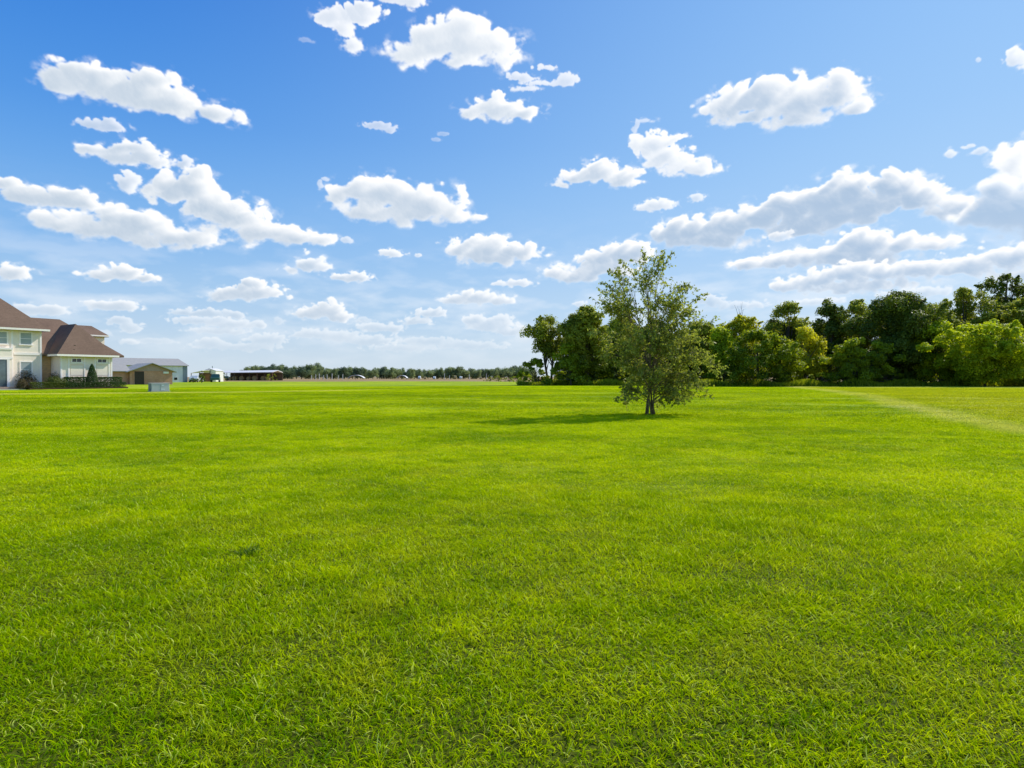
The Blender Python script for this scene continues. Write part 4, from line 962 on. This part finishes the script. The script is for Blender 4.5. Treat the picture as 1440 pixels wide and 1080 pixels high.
# cumulus groups on the sky: (azimuth deg, elevation deg, half width deg, half height deg) lobes, opacity, greyness
CLOUDS = [
    ([(-34.78,20.42,1.46,0.92),(-32.8,20.86,2.47,1.17),(-30.49,20.76,2.84,1.34),(-27.82,20.57,2.59,1.18),(-24.75,20.32,1.89,0.71),(-29.3,21.67,1.65,0.96),(-33.47,21.36,0.97,0.64)], 1, 0.45),
    ([(-33.02,18.16,1.07,0.43),(-31.8,18.29,1.01,0.44)], 0.75, 0.3),
    ([(-33.25,16.41,1.11,0.49),(-31.43,16.28,1.76,0.7),(-29.54,16.48,1.54,0.76),(-30.49,17.03,1.23,0.6)], 0.95, 0.4),
    ([(-26.97,16.44,0.71,0.52)], 0.8, 0.3),
    ([(-30.96,14.32,0.84,0.72),(-30.4,14.71,0.47,0.41)], 0.85, 0.3),
    ([(-38.47,13.12,1.17,0.57),(-37.07,12.69,1.82,0.82),(-34.78,12.75,1.93,0.85),(-33.47,12.64,1.11,0.76)], 1, 0.6),
    ([(-34.78,11.15,1.89,0.65),(-32.35,10.89,2.73,0.93),(-29.78,11.18,2.3,1.28),(-31.43,11.89,1.62,0.73),(-28.32,14.27,1.28,0.95),(-26.31,14.63,1.84,1.18),(-25.02,13.59,2.2,1.31),(-23.43,12.92,2.68,1.44),(-27.32,10.9,3.52,0.98),(-21.25,11.81,2.43,1.08),(-18.43,11.44,2.18,0.7),(-16.41,11.57,0.82,0.41)], 1, 0.65),
    ([(-14.45,11.61,0.54,0.3)], 0.6, 0.1),
    ([(-37.87,7.25,1.11,0.64)], 1, 0.5),
    ([(-32.35,7.54,1.45,0.42),(-31.2,7.85,1.49,0.64),(-29.78,7.58,0.86,0.43)], 1, 0.5),
    ([(-15.52,28.25,1.42,0.76),(-13.44,28.58,1.69,0.72),(-14.45,27.56,0.72,0.58),(-13.92,26.49,0.84,0.59),(-12.53,29.14,0.97,0.43)], 0.9, 0.1),
    ([(-10.39,29.99,1.72,0.47),(-8.84,29.91,1.24,0.57)], 0.9, 0.1),
    ([(-17.74,26.44,0.69,0.19)], 0.25, 0.1),
    ([(-8.84,26.29,2.11,0.91),(-6.65,27.32,2.51,1.4),(-4.13,27.41,3.04,1.6),(-1.27,27.07,2.29,1.11),(0.0,26.16,1.27,0.62),(-3.5,28.62,1.52,0.69),(-4.13,25.99,2.53,0.51)], 1, 0.2),
    ([(0.95,24.91,1.4,0.31),(2.42,24.47,1.53,0.21),(4.76,24.63,1.14,0.58),(3.18,25.61,0.76,0.21),(1.27,24.06,1.27,0.21)], 0.75, 0.05),
    ([(-3.5,22.2,1.4,0.49),(-1.27,22.45,1.91,0.98),(0.95,22.35,1.78,0.76),(-1.91,22.88,1.27,0.65)], 1, 0.3),
    ([(-11.8,20.84,1.34,0.33),(-10.82,20.58,0.61,0.22)], 0.6, 0.1),
    ([(-6.78,20.12,0.44,0.17),(-6.21,20.58,0.5,0.17)], 0.3, 0.1),
    ([(-15.23,15.29,1.19,0.8),(-13.13,15.71,2.05,1.15),(-10.39,15.4,3.08,1.4),(-7.59,14.81,3.13,1.53),(-5.08,14.16,1.52,0.95),(-12.53,14.01,2.43,0.94),(-9.15,13.86,3.1,0.83),(-2.86,14.08,0.7,0.3)], 1, 0.5),
    ([(-16.58,15.93,0.23,0.56),(-16.23,16.52,0.35,0.17)], 0.5, 0.1),
    ([(-4.45,11.15,1.39,0.73),(-2.23,11.18,2.54,1.1),(0.32,10.94,2.29,0.86),(-1.91,10.38,2.93,0.74),(1.91,10.69,1.02,0.43)], 1, 0.55),
    ([(-10.64,10.7,1.17,0.42)], 0.9, 0.2),
    ([(-8.28,10.59,0.31,0.18)], 0.7, 0.1),
    ([(-17.28,9.4,1.39,0.83),(-18.89,8.9,0.91,0.35)], 0.85, 0.5),
    ([(-14.93,8.49,0.95,0.36),(-13.56,8.54,1.32,0.48)], 0.9, 0.4),
    ([(-23.16,6.76,1.61,0.52),(-21.53,6.95,1.98,0.7),(-21.91,7.63,1.1,0.46),(-24.39,6.52,1.16,0.34)], 0.95, 0.55),
    ([(-17.28,5.39,1.51,0.54),(-16.0,5.61,1.65,0.73),(-14.93,5.15,0.95,0.55)], 0.95, 0.55),
    ([(-32.57,5.3,1.18,0.43),(-31.43,5.36,1.3,0.48)], 0.85, 0.45),
    ([(-36.87,4.73,1.14,0.46),(-35.63,4.75,1.09,0.46)], 0.7, 0.4),
    ([(-31.43,4.23,0.83,0.38),(-30.73,3.72,0.75,0.44),(-30.82,2.68,0.66,0.27)], 0.55, 0.3),
    ([(-27.07,5.09,1.01,0.34),(-25.28,5.11,1.56,0.4),(-23.43,4.95,0.96,0.35)], 0.6, 0.45),
    ([(-25.8,4.46,2.06,0.34),(-23.7,4.31,2.14,0.46),(-21.47,4.38,0.5,0.41),(-24.49,3.7,2.37,0.35)], 0.55, 0.4),
    ([(-20.02,4.66,0.51,0.36),(-13.01,4.83,0.73,0.37)], 0.35, 0.2),
    ([(-25.02,2.65,1.15,0.46),(-20.97,3.09,1.55,0.47),(-22.89,2.46,3.24,0.35)], 0.45, 0.3),
    ([(-17.28,3.64,1.63,0.48),(-14.93,3.44,2.14,0.55),(-12.53,3.1,2.43,0.5)], 0.5, 0.3),
    ([(-11.92,4.29,1.83,0.5),(-10.39,4.19,1.11,0.44)], 0.6, 0.3),
    ([(-8.34,4.9,1.37,0.38),(-7.22,5.6,1.25,0.5)], 0.7, 0.35),
    ([(-5.08,6.82,1.39,0.5),(-3.05,6.96,2.03,0.69),(-0.95,6.84,1.27,0.5)], 0.9, 0.45),
    ([(-1.08,8.28,0.76,0.25),(0.51,8.28,1.4,0.37)], 0.8, 0.2),
    ([(-3.18,4.95,1.27,0.57),(-1.91,4.57,2.16,0.63),(0.0,4.07,1.66,0.51),(-0.95,5.21,1.02,0.38)], 0.65, 0.35),
    ([(-7.59,3.15,2.5,0.44),(-3.81,2.79,3.17,0.44),(-9.46,2.51,3.1,0.38)], 0.4, 0.3),
    ([(5.71,17.14,1.64,0.58),(7.91,17.59,1.75,0.97),(9.59,16.94,1.73,0.75),(10.82,16.53,0.74,0.29),(4.45,16.65,0.89,0.23)], 1, 0.35),
    ([(11.19,19.51,0.74,0.78),(12.53,19.42,1.58,0.88),(13.44,18.41,1.81,1.0),(15.23,17.49,2.13,0.78),(16.7,17.15,1.4,0.56),(14.34,19.78,0.84,0.27)], 0.95, 0.15),
    ([(10.88,20.9,0.25,0.65),(11.62,21.29,0.86,0.22)], 0.5, 0.05),
    ([(12.83,14.57,1.57,0.52),(11.62,14.52,0.73,0.29)], 0.9, 0.15),
    ([(16.05,15.0,0.71,0.4)], 0.7, 0.1),
    ([(17.86,21.63,1.38,0.73),(19.29,21.99,1.93,1.14),(22.08,21.98,2.19,1.32),(24.49,21.27,2.64,1.41),(27.07,21.49,1.82,1.28),(28.47,20.26,1.38,0.79),(20.7,20.72,2.79,0.63),(23.96,20.08,2.66,0.67),(26.97,22.44,0.91,0.48)], 1, 0.5),
    ([(34.35,16.02,0.35,0.34)], 0.7, 0.1),
    ([(35.42,16.26,0.42,0.14),(36.05,15.8,0.54,0.24)], 0.6, 0.1),
    ([(35.92,21.73,0.21,0.18)], 0.5, 0.1),
    ([(38.07,21.27,0.55,0.52),(38.85,20.63,0.54,0.61),(37.87,21.76,0.32,0.17)], 0.85, 0.1),
    ([(13.74,12.18,1.44,0.95),(15.82,12.3,2.12,1.17),(18.15,12.5,2.53,1.15),(20.7,12.99,2.45,1.13),(17.28,11.4,3.48,0.82),(23.43,13.47,2.68,1.22),(25.8,13.77,2.58,1.41),(27.57,14.63,2.0,1.16),(28.81,13.15,2.25,1.27),(24.49,12.1,3.16,0.89),(31.2,14.29,1.68,1.02),(32.35,13.21,1.82,1.12),(34.56,12.29,1.55,0.8),(27.07,12.55,3.03,1.08)], 1, 1.7),
    ([(22.62,11.37,1.08,0.4),(23.43,11.64,0.38,0.28)], 0.7, 0.2),
    ([(38.07,14.94,1.18,1.31),(38.85,13.62,1.16,1.4),(37.28,15.23,0.56,0.47)], 1, 0.1),
    ([(36.25,11.64,1.66,0.98),(37.68,11.43,1.99,2.18),(39.05,11.23,2.3,2.38)], 0.85, 2.8),
    ([(20.14,9.36,1.23,0.58),(22.35,9.34,2.18,0.69),(24.49,9.64,2.11,0.79),(26.57,9.7,1.83,0.77),(28.81,10.21,2.15,1.3),(30.73,10.02,2.07,0.74),(28.07,9.02,3.47,0.66),(32.8,9.8,2.25,0.62)], 1, 1.2),
    ([(23.16,7.45,1.29,0.52),(25.02,7.68,2.09,0.68),(27.57,8.13,2.2,0.77),(30.02,7.94,2.39,0.76),(32.8,8.08,2.7,0.73),(35.42,7.84,2.11,0.71),(37.87,8.38,1.98,0.89),(28.07,6.99,4.46,0.5),(39.05,6.89,2.3,0.68)], 0.95, 0.85),
    ([(25.54,6.01,3.11,0.28),(19.57,5.98,2.26,0.42),(17.28,6.42,1.16,0.54),(32.35,6.32,2.73,0.37)], 0.55, 0.6),
    ([(4.13,9.19,1.39,0.56),(5.84,8.92,2.02,0.74),(7.91,10.35,2.0,0.85),(10.08,10.66,2.22,1.09),(11.31,11.22,0.86,0.54),(8.22,9.37,3.12,0.74)], 1, 0.7),
    ([(6.03,6.43,0.63,0.31)], 0.6, 0.2),
    ([(2.23,3.3,1.91,0.38),(5.71,3.8,2.52,0.38)], 0.3, 0.3),
    ([(-29.05,2.78,1.46,0.28),(-33.25,3.19,1.34,0.32),(-36.25,3.59,1.24,0.26)], 0.3, 0.2),
]
def cloud_map():
    rng = np.random.default_rng(11)
    A0, A1, E0, E1, R = -62.0, 62.0, -1.0, 50.0, 0.05
    W, H = int((A1-A0)/R), int((E1-E0)/R)
    NS = 1024
    fx = np.fft.fftfreq(NS)[:, None]*NS; fy = np.fft.rfftfreq(NS)[None, :]*NS
    fr = np.sqrt(fx*fx+fy*fy)
    def band(f0):
        w = rng.standard_normal((NS, NS)); F = np.fft.rfft2(w)
        F *= np.exp(-((np.log(np.maximum(fr, .01)/f0))**2)/(2*.35**2))
        n = np.fft.irfft2(F, s=(NS, NS)); return n/n.std()
    fb = np.zeros((NS, NS)); bil = np.zeros((NS, NS)); a = 1.0
    for o in range(7):
        n = band(8*2**o)
        fb += a*n; bil += (a**1.25)*(np.abs(n)-.8); a *= .5
    fb /= fb.std(); bil /= bil.std()
    fb2 = np.roll(fb.T, 317, 0)
    def samp(T, u, v):
        u = np.mod(u, NS); v = np.mod(v, NS)
        i = np.floor(u).astype(int); j = np.floor(v).astype(int); a_ = u-i; b_ = v-j
        i1 = (i+1) % NS; j1 = (j+1) % NS; i %= NS; j %= NS
        return (T[i, j]*(1-a_)*(1-b_)+T[i1, j]*a_*(1-b_)+T[i, j1]*(1-a_)*b_+T[i1, j1]*a_*b_)
    TH = np.zeros((H, W), np.float32); AL = np.zeros((H, W), np.float32); LT = np.ones((H, W), np.float32)
    saz, sel = 57.0, 41.0
    for lobes, op, grey in CLOUDS:
        L = np.array(lobes, float)
        hh = float(np.max(L[:, 3])); ww = float((L[:, 0]+L[:, 2]).max()-(L[:, 0]-L[:, 2]).min())
        m = hh*1.0+.5
        a0 = max(A0, (L[:, 0]-L[:, 2]).min()-m*1.4); a1 = min(A1, (L[:, 0]+L[:, 2]).max()+m*1.4)
        e0 = max(E0, (L[:, 1]-L[:, 3]).min()-m); e1 = min(E1, (L[:, 1]+L[:, 3]).max()+m)
        i0, i1 = int((a0-A0)/R), int((a1-A0)/R); j0, j1 = int((e0-E0)/R), int((e1-E0)/R)
        az = (A0+(np.arange(i0, i1)+.5)*R)[None, :]; el = (E0+(np.arange(j0, j1)+.5)*R)[:, None]
        az = az+0*el; el = el+0*az
        s = 52.0/max(hh, .5)**.85                # noise texels per degree
        ou, ov = rng.uniform(0, NS, 2)
        w1 = samp(fb, az*s*.6+ou, el*s*.8+ov); w2 = samp(fb2, az*s*.6+ov, el*s*.8+ou)
        wa = .11*hh
        azw = az+w1*wa; elw = el+w2*wa*.7
        M = np.full(az.shape, -9.0)
        for (ca, ce, ra, re) in L:
            dy = elw-ce; dy = np.where(dy < 0, dy*1.35, dy)
            q = 1-np.sqrt(((azw-ca)/ra)**2+(dy/re)**2)
            q = q*min(1.0, .45+.55*re/hh)
            k = 8.0
            M = np.logaddexp(M*k, q*k)/k
        base = L[:, 1].min()-hh*.5
        N = samp(bil, az*s+ou*1.7, el*s*1.15+ov*1.3)
        N2 = samp(fb, az*s*1.3+ov*.7, el*s*1.9+ou*.3)
        up = np.clip((el-base)/(2.0*hh), 0, 1)
        d = M+.17+(.15*N)*(.45+.55*up)+.11*N2*(1.2-.6*up)
        d = np.clip(d, -1, 2)
        soft = .22+.26*(1-up)
        al = np.clip(d/soft, 0, 1); al = al*al*(3-2*al)
        wis = np.clip((M+.38+.34*N2+.12*N)/.9, 0, 1)**1.6*.5      # thin torn veil round the body
        al = np.maximum(al, np.where(M > -.6, wis, 0)*np.clip((M+.6)/.4, 0, 1))
        T = np.clip(d, 0, None)
        # march towards the sun
        th = math.atan2(sel-L[:, 1].mean(), (saz-L[:, 0].mean())*.8)
        dx, dy = math.cos(th), math.sin(th)
        Tp = T*al
        for _ in range(2):
            g = max(1, int(round(hh*.05/R)))
            Tp = (Tp+np.roll(Tp, g, 0)+np.roll(Tp, -g, 0)+np.roll(Tp, g, 1)+np.roll(Tp, -g, 1))/5
        occ = np.zeros_like(T); st = hh*.11/R
        hN, wN = Tp.shape
        jj, ii = np.mgrid[0:hN, 0:wN]
        for k in range(1, 13):
            x = ii+dx*st*k; y = jj+dy*st*k
            xi = np.clip(x.astype(int), 0, wN-1); yi = np.clip(y.astype(int), 0, hN-1)
            occ += Tp[yi, xi]*np.where((x < wN) & (y < hN), 1, 0)
        h = np.sqrt(T+.02)
        gy, gx = np.gradient(h); 
        rel = -(gx*dx+gy*dy)/R*hh
        rel = np.tanh(rel*.5)
        lit = np.exp(-np.clip(occ-.5, 0, 9)*.34*(.12+grey))
        lit = np.clip(lit+.10*rel*(1.1-lit*.4), 0, 1)
        edge = np.exp(-T*4.5)                       # thin rims glow
        lit = lit+(1-lit)*edge*.8
        al = al*op
        A = AL[j0:j1, i0:i1]; Lg = LT[j0:j1, i0:i1]
        na = al+A*(1-al)
        Lg[:] = np.where(na > 1e-4, (lit*al+Lg*A*(1-al))/np.maximum(na, 1e-4), Lg)
        A[:] = na
    # thin milky streaks low in the sky
    az = (A0+(np.arange(W)+.5)*R)[None, :]; el = (E0+(np.arange(H)+.5)*R)[:, None]
    n = samp(fb, az*9+0*el, el*34+0*az)*.6+samp(fb2, az*22+0*el, el*70+0*az)*.4
    veil = np.clip(n*.5+.25, 0, 1)*np.exp(-((el-5.5)/4.5)**2)*.34
    LT[:] = (LT*AL+veil*(1-AL))/np.maximum(AL+veil*(1-AL), 1e-4); AL[:] = AL+veil*(1-AL)
    return AL, LT, (A0, A1, E0, E1)


def build_world():
    w = bpy.data.worlds.new('World'); scene.world = w; w.use_nodes = True
    nt = w.node_tree; nt.nodes.clear(); out = nt.nodes.new('ShaderNodeOutputWorld'); bg = nt.nodes.new('ShaderNodeBackground')
    sky = nt.nodes.new('ShaderNodeTexSky'); sky.sky_type = 'NISHITA'; sky.sun_disc = False
    sky.sun_elevation = R_(SUN_EL); sky.sun_rotation = R_(SUN_AZ); sky.air_density = 1.0; sky.dust_density = .6; sky.ozone_density = 1.6; sky.altitude = 20
    AL, LT, (A0, A1, E0, E1) = cloud_map()
    H, W = AL.shape; px = np.zeros((H, W, 4), np.float32); px[..., 0] = AL; px[..., 1] = LT; px[..., 2] = 0; px[..., 3] = 1
    img = bpy.data.images.new('cloud_map', W, H, alpha=False, float_buffer=False, is_data=True)
    img.pixels.foreach_set(px.ravel()); img.update(); img.pack()
    tc = nt.nodes.new('ShaderNodeTexCoord'); sep = nt.nodes.new('ShaderNodeSeparateXYZ'); nt.links.new(tc.outputs['Generated'], sep.inputs[0])
    az = math_(nt, 'ARCTAN2', sep.outputs[0], sep.outputs[1]); el = math_(nt, 'ARCSINE', sep.outputs[2])
    u = maprange(nt, az, R_(A0), R_(A1)); vv = maprange(nt, el, R_(E0), R_(E1))
    for n in nt.nodes:
        if n.type == 'MAP_RANGE': n.clamp = False
    cb = nt.nodes.new('ShaderNodeCombineXYZ'); nt.links.new(u, cb.inputs[0]); nt.links.new(vv, cb.inputs[1])
    it = nt.nodes.new('ShaderNodeTexImage'); it.image = img; it.extension = 'CLIP'; it.interpolation = 'Cubic'; nt.links.new(cb.outputs[0], it.inputs[0])
    s2 = nt.nodes.new('ShaderNodeSeparateColor'); nt.links.new(it.outputs[0], s2.inputs[0])
    # clear sky graded by elevation, deeper blue away from the sun
    def srgb(c): return tuple((v/255)**2.2 for v in c)
    e_ = maprange(nt, el, 0, R_(34)); st = (0, .12, .3, .58, 1)
    cl = ramp(nt, e_, [(p, srgb(k)) for p, k in zip(st, SKY_L)], 'B_SPLINE'); cr = ramp(nt, e_, [(p, srgb(k)) for p, k in zip(st, SKY_R)], 'B_SPLINE')
    side = maprange(nt, az, R_(-42), R_(42), 0, 1, True)
    c = mixc(nt, side, cl, cr)
    vm = N(nt, 'ShaderNodeVectorMath', operation='SCALE'); nt.links.new(c, vm.inputs[0]); vm.inputs['Scale'].default_value = 10.0; c = vm.outputs[0]
    c = mixc(nt, .08, c, sky.outputs[0])
    shade = mixc(nt, side, (.50*10, .61*10, .74*10), (.43*10, .57*10, .76*10))
    cc = mixc(nt, s2.outputs[1], shade, (11, 11, 11))
    # distant clouds sink into the haze
    hz_ = maprange(nt, el, 0, R_(9), .45, 0)
    cc = mixc(nt, hz_, cc, (6.6, 7.6, 8.6))
    c = mixc(nt, s2.outputs[0], c, cc)
    nt.links.new(c, bg.inputs[0]); bg.inputs[1].default_value = .1; nt.links.new(bg.outputs[0], out.inputs[0])
SKY_L = [(212, 226, 238), (186, 214, 240), (136, 190, 243), (76, 152, 236), (34, 110, 212)]
SKY_R = [(216, 230, 243), (200, 224, 247), (176, 213, 251), (154, 202, 252), (130, 184, 248)]
build_world()

scene.view_settings.view_transform = 'Standard'; scene.view_settings.look = 'None'; scene.view_settings.exposure = 0; scene.view_settings.gamma = 1
scene.cycles.max_bounces = 8; scene.cycles.diffuse_bounces = 5; scene.cycles.transmission_bounces = 6; scene.cycles.glossy_bounces = 2
scene.cycles.caustics_reflective = False; scene.cycles.caustics_refractive = False
